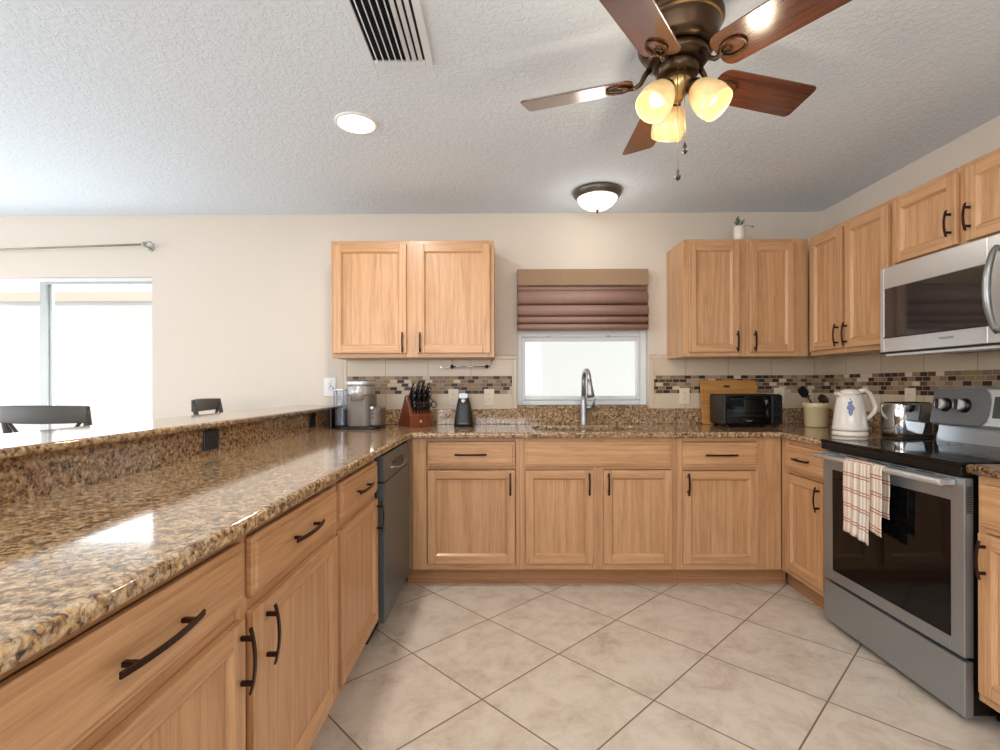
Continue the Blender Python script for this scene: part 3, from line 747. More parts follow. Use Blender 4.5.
# ---------------------------------------------------------------- microwave
mw = thing('microwave', (2.07, 2.13, 1.33), 'stainless over-the-range microwave mounted above the cooktop', 'microwave')
MX = 1.880; MY0, MY1, MZ0, MZ1 = 1.766, 2.508, 1.338, 1.7585
box('body', (MX+.04, MY0+.003, MZ0), (XW-.004, MY1-.003, MZ1), STEELD, mw)
m = MB(); wy0_, wy1_, wz0, wz1 = 1.955, 2.482, 1.418, 1.655
m.box((MX, MY0, MZ0+.008), (MX+.039, wy0_, MZ1)); m.box((MX, wy1_, MZ0+.008), (MX+.039, MY1, MZ1))
m.box((MX, wy0_, MZ0+.008), (MX+.039, wy1_, wz0)); m.box((MX, wy0_, wz1), (MX+.039, wy1_, MZ1))
md = m.build('front_panel', STEELL, mw, .003)
box('door_window', (MX+.002, wy0_+.0005, wz0+.0005), (MX+.03, wy1_-.0005, wz1-.0005), simple('dark_mesh_glass', (36, 36, 37), .08, 0, coat=1), md)
box('window_surround', (MX-.0008, wy0_-.004, wz0-.006), (MX+.0005, wy1_+.004, wz0), BLACK, md)
m = MB(); n = 18
m.tube([(MX-.010-.036*math.sin(math.pi*k/n)**.8 if 0 < k < n else MX-.004, 1.912, 1.385+.325*k/n) for k in range(n+1)], [.010+.004*math.sin(math.pi*k/n) for k in range(n+1)], 12)
m.build('door_handle', simple('grey_handle_metal', (150, 152, 150), .3, .8), md)
box('keypad', (MX-.001, MY0+.015, 1.41), (MX+.001, 1.888, 1.72), BLACKG, md, .001)
m = MB(); m.box((MX+.004, MY0+.004, MZ0-.014), (MX+.10, MY1-.03, MZ0)); m.build('vent_plate', STEELL, mw, .003)
m = MB(); m.box((MX+.001, MY0+.004, MZ0+.0005), (MX+.04, MY1-.004, MZ0+.0075)); m.build('seam', BLACK, mw)
def text(s, size, loc, rot, mat, parent, name='printed_mark', ext=.0003):
    cu = bpy.data.curves.new(name, 'FONT'); cu.body = s; cu.size = size; cu.extrude = ext; cu.align_x = 'CENTER'; cu.align_y = 'CENTER'
    tmp = bpy.data.objects.new('tmp', cu); C.objects.link(tmp)
    dg = bpy.context.evaluated_depsgraph_get(); dg.update()
    me = bpy.data.meshes.new_from_object(tmp.evaluated_get(dg)); bpy.data.objects.remove(tmp)
    me.name = name; me.materials.clear(); me.materials.append(mat)
    o = bpy.data.objects.new(name, me); C.objects.link(o); o.parent = parent
    o.location = Vector(loc)-WL[parent.name]; o.rotation_euler = rot; return o
text('FRIGIDAIRE', .014, (MX-.0006, 2.135, 1.385), (R(90), 0, R(-90)), GREYT, md)

# ---------------------------------------------------------------- sink and faucet
sk = thing('sink', (.55, 3.23, .70), 'stainless undermount sink set in the granite below the window', 'sink')
m = MB(); n_in = rrect(SX0+.006, SX1-.006, SY0+.006, SY1-.006, .055); lo_ = rrect(SX0+.03, SX1-.03, SY0+.03, SY1-.03, .05)
oz = rrect(SX0-.015, SX1+.015, SY0-.015, SY1+.015, .07)
R0 = [m.v((x, y, .8785)) for x, y in oz]; R1 = [m.v((x, y, .8785)) for x, y in n_in]
R2 = [m.v((x, y, .72)) for x, y in n_in]; R3 = [m.v((x, y, .70)) for x, y in lo_]
for A, B in ((R0, R1), (R1, R2), (R2, R3)):
    for k in range(len(A)): m.face([A[k], A[(k+1) % len(A)], B[(k+1) % len(A)], B[k]], 0, True)
m.face(R3)
bs = m.build('basin', STEEL, sk)
MB().lathe([(.045, .7005), (.045, .703), (.03, .7035), (.02, .701)], (.55, 3.24, 0), seg=24).build('drain', CHROME, sk)
fc = thing('faucet', (.562, 3.462, ZT), 'brushed nickel pull-down faucet standing behind the sink', 'faucet')
m = MB(); m.lathe([(.030, 0), (.030, .006), (.026, .012), (.024, .06), (.0235, .12), (.021, .17), (.017, .20)], (.562, 3.462, ZT), seg=24); m.build('column', NICKEL, fc)
pts = [(.562, 3.462, 1.10)]
for k in range(13):
    a = math.pi*k/12; pts.append((.562+.012*(1-math.cos(a))/2, 3.462-.075*(1-math.cos(a)), 1.215+.072*math.sin(a)))
m = MB(); m.tube(pts, [.0165]+[.0155]*12+[.0165], 16); m.build('spout', NICKEL, fc)
m = MB(); m.tube([(.574, 3.312, 1.225), (.576, 3.308, 1.18), (.580, 3.302, 1.13), (.583, 3.298, 1.108)], [.0165, .020, .026, .026], 16); m.build('spray_head', NICKEL, fc)
m = MB(); m.tube([(.580, 3.462, 1.035), (.622, 3.458, 1.035)], .016, 14); m.tube([(.618, 3.455, 1.03), (.630, 3.435, 1.075), (.634, 3.42, 1.10)], [.009, .007, .006], 10); m.build('lever', NICKEL, fc)

# ---------------------------------------------------------------- roman blind
bl = thing('roman_blind', (.56, YW-.04, 1.57), 'folded brown fabric roman blind over the sink window', 'blind')
bx0, bx1 = .108, 1.020
def P_(a, z, d): return (d, a, z)
m = MB(); m.prism([(YW-.004, 1.998), (YW-.060, 1.998), (YW-.068, 1.99), (YW-.072, 1.885), (YW-.066, 1.882), (YW-.060, 1.96), (YW-.004, 1.96)], bx0, bx1, P_); m.build('valance', VALAN, bl, .002)
prof = []; zt_ = 1.882
folds = [(1.885, 1.850, .050), (1.850, 1.752, .072), (1.756, 1.668, .078), (1.673, 1.618, .076), (1.622, 1.572, .070)]
for za, zb, dep in folds:
    for k in range(7):
        a = k/6; bul = math.sin(math.pi*a)**.6
        prof.append((YW-.036-(dep-.036)*bul-.006*a, za+(zb-za)*a))
prof_b = [(YW-.020, z) for _, z in reversed(prof[::3])]
m = MB(); m.prism(prof+prof_b, bx0+.001, bx1-.001, P_, sm=True)
fd = m.build('folded_fabric', BLIND, bl)

# ---------------------------------------------------------------- small wall items
def outlet(loc, face, lab, plate=IVORY, slot=DARKIN, switch=False, w=.072, h=.115):
    """face: 'y' on the back wall, 'x+' on the peninsula splash (looking +x), 'x-' on the right wall"""
    x, y, z = loc
    o = thing('wall_outlet' if not switch else 'light_switch', loc, lab, 'outlet' if not switch else 'switch')
    F = {'y': lambda u, d, q: (x+u, y-d, z+q), 'x+': lambda u, d, q: (x+d, y+u, z+q), 'x-': lambda u, d, q: (x-d, y+u, z+q)}[face]
    m = MB(); m.box((-w/2, 0, -h/2), (w/2, .006, h/2), 0, F); pl = m.build('cover_plate', plate, o, .002)
    horiz = w > h
    for s in (-1, 1):
        m = MB()
        if horiz: m.box((s*.02-.016, .006, -.014), (s*.02+.016, .009, .014), 0, F)
        else: m.box((-.016, .006, s*.02-.014), (.016, .009, s*.02+.014), 0, F)
        so_ = m.build('socket', plate, o, .003)
        m = MB()
        cz = 0 if horiz else s*.02; cu = s*.02 if horiz else 0
        for uu in (-.006, .006): m.box((cu+uu-.001, .009, cz-.002), (cu+uu+.001, .0094, cz+.006), 0, F)
        m.build('slot', slot, so_)
    return o
yo = YW-.0105
outlet((-1.225, YW-.0005, 1.180), 'y', 'white wall outlet left of the tile behind the coffee maker', WHITE, w=.085, h=.13)
outlet((-.345, yo, 1.105), 'y', 'ivory outlet behind the black can opener')
outlet((-.092, yo, 1.105), 'y', 'ivory outlet between the can opener and the sink window')
outlet((1.287, yo, 1.108), 'y', 'ivory outlet right of the window beside the cutting board')
outlet((1.952, yo, 1.108), 'y', 'ivory outlet between the toaster oven and the utensil crock')
outlet((XW-.0105, 2.78, 1.11), 'x-', 'ivory outlet on the right wall above the chrome toaster')
GREYS = simple('slate_slot', (92, 100, 116), .4)
outlet((XS+.001, 2.000, .975), 'x+', 'navy black outlet in the middle of the granite bar splash', NAVY, GREYS, w=.10, h=.08)
outlet((XS+.001, 3.07, .975), 'x+', 'black outlet at the far end of the granite bar splash', BLACK, DARKIN, w=.085, h=.085)
# thin rod holder on the tile under the left wall cabinet
rd = thing('towel_rod', (-.24, 3.50, 1.315), 'thin silver rod with black knobs under the left wall cabinet', 'rod')
zr, yr = 1.318, 3.46
MB().tube([(-.345, yr, zr), (-.09, yr, zr)], .0045, 8).build('rod', CHROME, rd)
m = MB(); m.tube([(-.395+.030*math.cos(2*math.pi*k/20), yr, zr+.009*math.sin(2*math.pi*k/20)) for k in range(20)], .0035, 8, close=True); m.build('loop_end', CHROME, rd)
for x in (-.345, -.105):
    m = MB(); q = Matrix.Rotation(R(90), 3, 'Y'); m.lathe([(.008, -.012), (.013, -.006), (.013, .006), (.008, .012)], (x, yr, zr), q, 16); m.build('black_knob', BLACK, rd)
m = MB(); m.tube([(-.09, yr, zr), (-.075, yr, zr+.012), (-.070, yr, 1.369)], .004, 8); m.tube([(-.345, yr, zr+.01), (-.345, yr, 1.369)], .0035, 8); m.build('bracket', CHROME, rd)

# ---------------------------------------------------------------- coffee maker
cm = thing('coffee_maker', (-.93, 3.27, ZT), 'grey single-serve coffee maker with a clear water tank by the bar', 'coffee maker')
yk = 3.22
m = MB(); m.prism(rrect(-1.075, -.775, yk-.075, yk+.17, .06), ZT+.0005, ZT+.016, lambda a, b, d: (a, b, d)); m.build('base', BLACK, cm, .004)
m = MB(); m.prism(rrect(-.985, -.835, yk-.07, yk+.15, .04), ZT+.016, ZT+.215, lambda a, b, d: (a, b, d), sm=False); m.build('body', GREYM, cm, .006)
m = MB(); m.prism(rrect(-.875, -.776, yk-.04, yk+.16, .045), ZT+.016, ZT+.135, lambda a, b, d: (a, b, d)); sb = m.build('side_housing', GREYM, cm, .012, 3)
m = MB(); m.prism(rrect(-.985, -.838, yk-.085, yk+.14, .06), ZT+.215, ZT+.275, lambda a, b, d: (a, b, d)); hdm = m.build('brew_head', SILVP, cm, .008, 3)
m = MB(); m.prism(rrect(-.99, -.833, yk-.09, yk+.14, .06), ZT+.275, ZT+.305, lambda a, b, d: (a, b, d)); m.build('lid', STEELL, hdm, .01, 3)
m = MB(); m.lathe([(.050, 0), (.052, .05), (.054, .09)], (-.912, yk-.045, ZT+.185), seg=24); m.build('pod_holder', SILVP, hdm)
m = MB(); m.prism(rrect(-1.085, -.99, yk-.03, yk+.13, .035), ZT+.016, ZT+.245, lambda a, b, d: (a, b, d)); m.build('water_tank', CLEAR, cm, .006)
m = MB(); m.prism(rrect(-1.078, -.995, yk-.022, yk+.12, .03), ZT+.018, ZT+.125, lambda a, b, d: (a, b, d)); m.build('tank_base', simple('smoke_grey_plastic', (98, 98, 106), .2), cm, .004)
m = MB(); m.prism(rrect(-1.088, -.988, yk-.034, yk+.134, .036), ZT+.245, ZT+.252, lambda a, b, d: (a, b, d)); m.tube([(-1.075, yk, ZT+.252), (-1.105, yk, ZT+.275), (-1.112, yk, ZT+.262)], .004, 8); m.build('tank_lid', SILVP, cm)
m = MB(); m.prism(rrect(-1.112, -1.088, yk-.02, yk+.1, .01), ZT+.001, ZT+.135, lambda a, b, d: (a, b, d)); m.build('tank_bracket', BLACK, cm, .006)
m = MB(); m.box((-.852, yk-.046, ZT+.118), (-.815, yk-.035, ZT+.150)); dl = m.build('display', BLACK, cm, .003)
MB().lathe([(.011, 0), (.011, .004)], (-.825, yk-.047, ZT+.135), Matrix.Rotation(R(90), 3, 'X'), 16).build('dial', CHROME, dl)
for x, z in ((-.838, .085), (-.822, .098), (-.822, .072)):
    MB().lathe([(.006, 0), (.006, .003)], (x, yk-.038, ZT+z), Matrix.Rotation(R(90), 3, 'X'), 14).build('button', BLACK, sb)

# ---------------------------------------------------------------- knife block
kb = thing('knife_block', (-.56, 3.33, ZT), 'cherry wood knife block full of black-handled knives', 'knife block')
ku = Vector((.55, -.835, 0)).normalized(); kv = Vector((.835, .55, 0)).normalized(); ko = Vector((-.722, 3.455, ZT))
def Kp(a, w, z): return tuple(ko+ku*a+kv*w+Vector((0, 0, z)))
m = MB(); m.prism([(0, .0005), (.218, .0005), (.222, .074), (.178, .168), (.150, .212), (.130, .206)], 0, .152, lambda a, z, w: Kp(a, w, z))
m.build('block', CHERRY, kb, .004)
q_ = Vector((0, 0, 1)).rotation_difference(ku).to_matrix()
MB().lathe([(.010, 0), (.010, .0012)], Kp(.2205, .076, .038), q_, 16).build('emblem', simple('pale_emblem', (200, 150, 120), .4), kb)
random.seed(3)
kd = (ku*.58+Vector((0, 0, .81))).normalized()
fa, fb = Vector((.154, .205)), Vector((.218, .084))     # slotted sloping face
for row in range(6):
    p_ = fa.lerp(fb, .08+.17*row)
    n_k = 4 if row < 4 else 6
    for col in range(n_k):
        w_ = .022+.108*col/(n_k-1)
        L = (.118-.008*row+.012*random.random()) if row < 4 else .062
        p0 = Vector(Kp(p_.x, w_, p_.y)); d = (kd+kv*.05*(random.random()-.5)).normalized()
        rr = 1 if row < 4 else .75
        m = MB(); m.tube([p0-d*.01, p0+d*.02, p0+d*L*.6, p0+d*L], [.0055*rr, .0085*rr, .0075*rr, .0092*rr], 8, 0, .62)
        kh = m.build('knife_handle' if row < 4 else 'steak_knife_handle', BLACK, kb)
        if (row*3+col) % 3 == 0:
            m = MB(); m.tube([p0+d*(L-.002), p0+d*(L+.003)], .0085*rr, 8, 0, .62); m.build('steel_cap', CHROME, kh)
m = MB(); p0 = Vector(Kp(.20, .150, .115))
for s_ in (-1, 1): m.tube([p0+kd*.055+Vector((.018*math.cos(2*math.pi*k/16)+.014*s_, 0, .020*math.sin(2*math.pi*k/16)-.012*s_)) for k in range(16)], .0035, 6, close=True)
m.tube([p0-kd*.02-kv*.015, p0+kd*.04], .006, 8); m.build('scissors_handle', BLACK, kb)

# ---------------------------------------------------------------- can opener
co = thing('can_opener', (-.258, 3.38, ZT), 'black electric can opener standing between knife block and sink', 'can opener')
m = MB()
secs = [(0.0005, .066, .055), (.02, .064, .053), (.08, .058, .048), (.14, .048, .042), (.19, .036, .034), (.205, .028, .028)]
rings = [[m.v((-.258+a*math.copysign(abs(math.cos(q))**.6, math.cos(q)), 3.38+b*math.copysign(abs(math.sin(q))**.6, math.sin(q)), ZT+z)) for q in [2*math.pi*k/28 for k in range(28)]] for z, a, b in secs]
for A, B in zip(rings, rings[1:]):
    for k in range(28): m.face([A[k], A[(k+1) % 28], B[(k+1) % 28], B[k]], 0, True)
m.face(rings[0][::-1]); m.face(rings[-1]); ob = m.build('body', BLACK, co)
m = MB(); m.prism(rrect(-.290, -.226, ZT+.186, ZT+.222, .012), 3.325, 3.39, lambda a, b, d: (a, d, b)); m.build('lever', STEEL, co, .004)
MB().lathe([(.016, 0), (.016, .014), (.010, .018)], (-.258, 3.336, ZT+.172), Matrix.Rotation(R(90), 3, 'X'), 20).build('cutting_wheel', CHROME, co)
text('HAMILTON', .011, (-.258, 3.3255, ZT+.022), (R(90), 0, 0), TOFF, ob)

# ---------------------------------------------------------------- cutting board, toaster oven
cb = thing('cutting_board', (1.58, 3.50, ZT), 'light wooden cutting board leaning behind the toaster oven', 'cutting board')
m = MB(); th_ = .018
def Fc(a, z, d): return (a, 3.500-d+.03*(z/.3), ZT+z)
m.prism(rrect(1.385, 1.775, .001, .305, .015), 0, th_, lambda a, z, d: Fc(a, z, d)); bd = m.build('board', BAMBOO, cb, .003)
m = MB(); m.prism([(1.565+.025*math.cos(2*math.pi*k/16), .262+.009*math.sin(2*math.pi*k/16)) for k in range(16)], th_+.0002, th_+.0008, Fc); m.build('handle_slot', simple('dark_slot', (70, 42, 20), .7), bd)
to = thing('toaster_oven', (1.61, 3.33, ZT), 'black toaster oven on the back worktop in front of the cutting board', 'toaster oven')
tx0, tx1, ty0, ty1, tz0, tz1 = 1.425, 1.800, 3.225, 3.46, ZT+.014, ZT+.213
m = MB(); m.box((tx0, ty0+.012, tz0), (tx1, ty1, tz1)); m.build('body', BLACK, to, .012, 3)
for x in (tx0+.03, tx1-.03):
    for y in (ty0+.03, ty1-.03): MB().lathe([(.012, ZT+.0005), (.014, tz0+.002)], (x, y, 0), seg=12).build('foot', BLACK, to)
m = MB(); m.box((tx0+.006, ty0, tz0+.008), (tx1-.075, ty0+.012, tz1-.010)); fd_ = m.build('door', BLACKG, to, .004)
MB().tube([(tx0+.03, ty0-.022, tz1-.03), (tx1-.10, ty0-.022, tz1-.03)], .006, 10).box((tx0+.03, ty0-.022, tz1-.034), (tx0+.04, ty0, tz1-.026)).box((tx1-.11, ty0-.022, tz1-.034), (tx1-.10, ty0, tz1-.026)).build('door_handle', BLACKM, fd_)
m = MB()
for z in (.060, .095): m.tube([(tx0+.03, ty0-.0005, tz0+z), (tx1-.10, ty0-.0005, tz0+z)], .0012, 6)
m.build('rack_wire', simple('dim_wire', (90, 88, 84), .4, .6), fd_)
text('Oster', .016, (1.585, ty0-.0006, tz0+.028), (R(90), 0, 0), TOFF, fd_)
m = MB(); m.box((tx1-.073, ty0+.001, tz0+.008), (tx1-.004, ty0+.012, tz1-.010)); cpn = m.build('control_panel', BLACK, to, .004)
for k in range(3): MB().lathe([(.015, 0), (.014, .014), (.010, .016)], (tx1-.038, ty0+.001, tz0+.045+.052*k), Matrix.Rotation(R(90), 3, 'X'), 20).build('knob', BLACKM, cpn)
cord = MB().tube([(tx1+.0, 3.43, ZT+.03), (1.86, 3.43, ZT+.012), (1.905, 3.46, ZT+.05), (1.93, 3.50, ZT+.10), (1.945, 3.535, 1.085)], .003, 6).build('power_cord', BLACK, to)

# ---------------------------------------------------------------- utensil crock
cr = thing('utensil_crock', (2.020, 3.245, ZT), 'cream stoneware crock in the right back corner', 'crock')
m = MB(); m.lathe([(.060, .0005), (.066, .008), (.069, .12), (.075, .125), (.075, .155), (.072, .157), (.067, .153), (.062, .02), (.0, .018)], (2.020, 3.245, ZT), seg=36, cap1=False); m.build('pot', CREAMC, cr)
def utensil(base, tip, head, lab, mat):
    b_, t_ = Vector(base), Vector(tip); d = (t_-b_).normalized()
    m = MB(); m.tube([b_, t_], [.005, .006], 8)
    q = Vector((0, 0, 1)).rotation_difference(d).to_matrix()
    if head == 'ladle':
        m.lathe([(.0, .0), (.018, .003), (.032, .014), (.036, .026), (.033, .024), (.016, .008), (.0, .005)], t_+d*.0, q @ Matrix.Rotation(R(60), 3, 'X'), 18, cap0=False, cap1=False)
    else:
        vs = []
        pr = [(-.008, 0), (-.026, .018), (-.028, .06), (-.018, .078), (.018, .078), (.028, .06), (.026, .018), (.008, 0)]
        m.prism(pr, -.002, .002, lambda a, b, d_: tuple(t_+q @ Vector((a, d_, b))))
    o = m.build('kitchen_utensil', mat); tag(o, lab, 'utensil'); return o
utensil((2.055, 3.225, ZT+.06), (1.940, 3.205, ZT+.195), 'spatula', 'black spatula leaning left out of the cream crock', BLACK)
utensil((2.045, 3.275, ZT+.03), (1.985, 3.275, ZT+.180), 'spatula', 'silver turner standing in the cream crock between the black tools', CHROME)
utensil((2.000, 3.235, ZT+.03), (2.045, 3.235, ZT+.168), 'ladle', 'dark ladle standing in the cream crock, right of the turner', simple('dark_brown_nylon', (46, 28, 22), .35))

# ---------------------------------------------------------------- kettle
kt = thing('electric_kettle', (1.905, 2.72, ZT), 'white electric kettle with a blue flower print beside the range', 'kettle')
kx, ky_ = 1.872, 2.715
MB().lathe([(.082, .0005), (.084, .008), (.082, .020), (.077, .026)], (kx, ky_, ZT), seg=36).build('power_base', WHITEC, kt)
MB().lathe([(.079, .028), (.083, .034), (.083, .046), (.080, .052), (.077, .08), (.071, .14), (.062, .195), (.054, .220)], (kx, ky_, ZT), seg=40).build('body', WHITEC, kt)
MB().lathe([(.054, .2205), (.051, .232), (.038, .244), (.018, .250), (.0, .251)], (kx, ky_, ZT), seg=36, cap1=False).build('lid', WHITEC, kt)
m = MB(); m.prism([(-.052, .200), (-.076, .222), (-.074, .232), (-.042, .234)], -.018, .018, lambda a, z, d: (kx+a, ky_+d, ZT+z)); m.build('spout', WHITEC, kt, .004)
m = MB(); P3 = [(.035, .236), (.065, .243), (.090, .228), (.112, .185), (.122, .150), (.114, .126), (.094, .104), (.076, .088)]
m.tube([(kx+a, ky_-.02, ZT+z) for a, z in P3], [.012, .013, .013, .013, .0125, .012, .011, .010], 12); m.build('handle', WHITEC, kt)
BLUE = simple('blue_print', (92, 104, 156), .3); 
m = MB()
def onb(ang, z, rr=.0008):
    rad = (.077 if z < .08 else .077-(z-.08)/.06*.006 if z < .14 else .071-(z-.14)/.055*.009)+rr
    a = R(-122)+ang; return (kx+rad*math.cos(a), ky_+rad*math.sin(a), ZT+z)
for (u, z, r) in [(0, .165, .013), (.1, .150, .014), (-.1, .152, .012), (0, .135, .013), (.06, .182, .008), (-.08, .175, .008), (0, .118, .009), (.07, .125, .007), (-.06, .126, .006), (0, .196, .005)]:
    for pz in range(5):
        an = 2*math.pi*pz/5; cu_, cz_ = u+r*.6/.088*math.cos(an), z+r*.6*math.sin(an)
        m.face([m.v(onb(cu_+r*.5/.088*math.cos(2*math.pi*k/8), cz_+r*.5*math.sin(2*math.pi*k/8), .0008+.00003*pz)) for k in range(8)])
m.build('flower_print', BLUE, kt)

# ---------------------------------------------------------------- toaster
ts = thing('toaster', (2.09, 2.625, ZT), 'polished chrome toaster between the kettle and the range backguard', 'toaster')
x0, x1, y0, y1 = 2.000, 2.205, 2.545, 2.700
m = MB(); m.prism(rrect(x0, x1, y0, y1, .045), ZT+.016, ZT+.178, lambda a, b, d: (a, b, d), sm=False); tb = m.build('shell', CHROME, ts, .010, 3)
for p in tb.data.polygons: p.use_smooth = True
m = MB(); m.prism(rrect(x0+.004, x1-.004, y0+.004, y1-.004, .042), ZT+.0005, ZT+.016, lambda a, b, d: (a, b, d)); m.build('base', BLACK, ts, .003)
m = MB(); m.prism(rrect(x0+.012, x1-.012, y0+.02, y1-.02, .03), ZT+.178, ZT+.182, lambda a, b, d: (a, b, d)); m.build('top_plate', BLACK, ts, .001)
m = MB(); m.box((x0+.03, y0+.045, ZT+.182), (x1-.03, y0+.068, ZT+.1826)); m.box((x0+.03, y1-.068, ZT+.182), (x1-.03, y1-.045, ZT+.1826)); m.build('bread_slots', DARKIN, ts)
m = MB(); m.box((x1-.004, 2.60, ZT+.11), (x1+.022, 2.645, ZT+.124)); m.build('lever', BLACK, ts, .003)
MB().tube([(x0+.15, y1, ZT+.03), (x0+.17, y1+.05, ZT+.006), (x0+.22, 2.80, ZT+.03), (XW-.024, 2.80, ZT+.11), (XW-.018, 2.79, 1.08)], .003, 6).build('power_cord', BLACK, ts)

# ---------------------------------------------------------------- small vase on the cabinet
vs_ = thing('plant_vase', (1.548, 3.285, 2.124), 'small white vase with a green sprig on top of the right wall cabinet', 'vase')
vx, vy, vz = 1.548, 3.285, 2.1245
MB().lathe([(.026, 0), (.031, .004), (.033, .05), (.031, .090), (.027, .098), (.024, .098), (.022, .092), (.02, .03), (0, .02)], (vx, vy, vz), seg=24, cap1=False).build('pot', WHITEC, vs_)
m = MB(); random.seed(5)
for k in range(16):
    a = random.random()*2*math.pi; L = .03+.035*random.random(); tx = .4+.5*random.random()
    d = Vector((math.cos(a)*tx, math.sin(a)*tx, .9)).normalized(); p = Vector((vx, vy, vz+.09)); tp = p+d*L
    m.tube([p, tp], .0012, 5)
    for q in range(2):
        c_ = tp-d*.012*q; s1 = Vector((-math.sin(a), math.cos(a), .2))*.009
        m.face([m.v(c_-d*.008), m.v(c_+s1), m.v(c_+d*.012), m.v(c_-s1)])
p = Vector((vx+.015, vy-.02, vz+.09)); m.tube([p, p+Vector((.03, 0, .008)), p+Vector((.062, 0, -.002))], .0015, 5); c_ = p+Vector((.062, 0, -.002)); m.face([m.v(c_+Vector(q)) for q in ((-.01, 0, 0), (0, 0, .007), (.014, 0, 0), (0, 0, -.006))])
m.build('sprig', LEAF, vs_)
m = MB()
for k in range(5):
    z = .012+.010*k; a = R(-75)+.12*(k % 2)
    m.face([m.v((vx+.0305*math.cos(a+u), vy+.0305*math.sin(a+u), vz+z+w)) for u, w in ((-.18, 0), (0, -.008), (.2, .002), (0, .010))])
m.build('leaf_print', LEAF, vs_)

# ---------------------------------------------------------------- curtain rod
cr_ = thing('curtain_rod', (-3.0, YW-.07, 2.19), 'thin metal curtain rod above the sliding glass door', 'curtain rod')
MB().tube([(-4.35, YW-.075, 2.122), (-2.515, YW-.075, 2.180)], .007, 10).build('rod', simple('aged_nickel', (158, 146, 130), .35, .7), cr_)
m = MB(); m.lathe([(.013, -.01), (.019, 0), (.013, .012)], (-2.50, YW-.075, 2.180), Matrix.Rotation(R(90), 3, 'Y'), 16); m.tube([(-2.485, YW-.075, 2.192), (-2.46, YW-.072, 2.200), (-2.445, YW-.06, 2.185), (-2.448, YW-.05, 2.155)], .006, 8); m.build('finial', NICKEL, cr_)
m = MB(); m.tube([(-2.50, YW-.005, 2.17), (-2.50, YW-.06, 2.172), (-2.50, YW-.078, 2.183)], .006, 8); m.lathe([(.02, 0), (.02, .006)], (-2.50, YW-.001, 2.17), Matrix.Rotation(R(90), 3, 'X'), 16); m.build('bracket', NICKEL, cr_)
m = MB(); m.tube([(-4.2, YW-.005, 2.108), (-4.2, YW-.06, 2.110), (-4.2, YW-.078, 2.119)], .006, 8); m.build('bracket', NICKEL, cr_)

# ---------------------------------------------------------------- stools (local frame: back at -y, seat centre at origin)
def make_stool():
    r_ = thing('bar_stool', (0, 0, 0), 'x', 'bar stool', None)
    m = MB(); m.prism(rrect(-.21, .21, -.20, .20, .05), .62, .655, lambda a, b, d: (a, b, d)); m.build('seat', STOOLM, r_, .008)
    for sx in (-1, 1):
        m = MB(); m.tube([(sx*.20, .19, 0), (sx*.185, .175, .62)], [.016, .02], 8); m.build('leg', STOOLM, r_)
        m = MB(); m.tube([(sx*.195, -.22, 0), (sx*.185, -.185, .62), (sx*.185, -.20, .85), (sx*.19, -.235, 1.03), (sx*.195, -.245, 1.085)], [.017, .019, .017, .015, .013], 8); m.build('rear_leg', STOOLM, r_)
    m = MB(); n = 12; rows = []
    for i in range(n+1):
        u = -1+2*i/n; x = .205*u; y = -.245-.028*(1-u*u); h = .036+.004*(1-u*u)
        zc = 1.068
        rows.append([m.v((x, y+dy, zc+dz)) for dy, dz in ((-.010, -h), (.010, -h), (.010, h), (-.010, h))])
    for a, b in zip(rows, rows[1:]):
        for k in range(4): m.face([a[k], a[(k+1) % 4], b[(k+1) % 4], b[k]], 0, True)
    m.face(rows[0]); m.face(rows[-1][::-1]); m.build('top_rail', STOOLM, r_, .005, 2)
    m = MB()
    for sx in (-1, 1):
        m.tube([(sx*.175, -.245, 1.045), (sx*.08, -.245, .93), (-sx*.175, -.205, .72)], .009, 8, 0, .7)
    m.build('cross_brace', STOOLM, r_)
    for z in (.22,):
        m = MB(); m.tube([(-.195, .18, z), (.195, .18, z)], .011, 8); m.tube([(-.195, -.205, z+.08), (.195, -.205, z+.08)], .010, 8)
        m.tube([(-.195, .18, z+.05), (-.195, -.205, z+.05)], .010, 8); m.tube([(.195, .18, z+.05), (.195, -.205, z+.05)], .010, 8); m.build('foot_rail', STOOLM, r_)
    return r_
st = make_stool()
st.location = (-1.985, 2.42, 0); st.rotation_euler = (0, 0, R(-3)); WL[st.name] = Vector(st.location)
st['label'] = 'dark cross-back stool behind the bar in front of the glass door'; st['group'] = 'cross-back bar stools'
s2 = copy_tree(st, (-1.675, 3.285, 0), (0, 0, R(-81)), label='dark cross-back stool behind the bar by the beige wall')

# ---------------------------------------------------------------- ceiling items
vt = thing('air_vent', (-.38, 1.70, ZC), 'white louvered air vent set in the ceiling', 'vent')
vx0, vx1, vy0, vy1 = -.505, -.255, 1.44, 1.900
m = MB(); zf = ZC-.0005
for a, b in (((vx0, vy0), (vx0+.028, vy1)), ((vx1-.028, vy0), (vx1, vy1)), ((vx0+.028, vy0), (vx1-.028, vy0+.028)), ((vx0+.028, vy1-.028), (vx1-.028, vy1))): m.box((a[0], a[1], zf-.008), (b[0], b[1], zf))
m.build('frame', VENTM, vt, .003)
box('duct', (vx0+.028, vy0+.028, ZC-.0012), (vx1-.028, vy1-.028, ZC-.0004), DARKIN, vt)
for k in range(8):
    x = vx0+.044+k*.0232; tl_ = R(-58 if k < 5 else 30)
    m = MB(); c_, s_ = math.cos(tl_), math.sin(tl_)
    w_, h_ = .0075, .0008
    poly = [(x+u*c_-v*s_, ZC-.010+u*s_+v*c_) for u, v in ((-w_, -h_), (w_, -h_), (w_, h_), (-w_, h_))]
    m.prism(poly, vy0+.028, vy1-.028, lambda a, z, d: (a, d, z)); m.build('louver', VENTM, vt)
rc = thing('recessed_light', (-.674, 2.324, ZC), 'round recessed downlight glowing white in the ceiling', 'ceiling light')
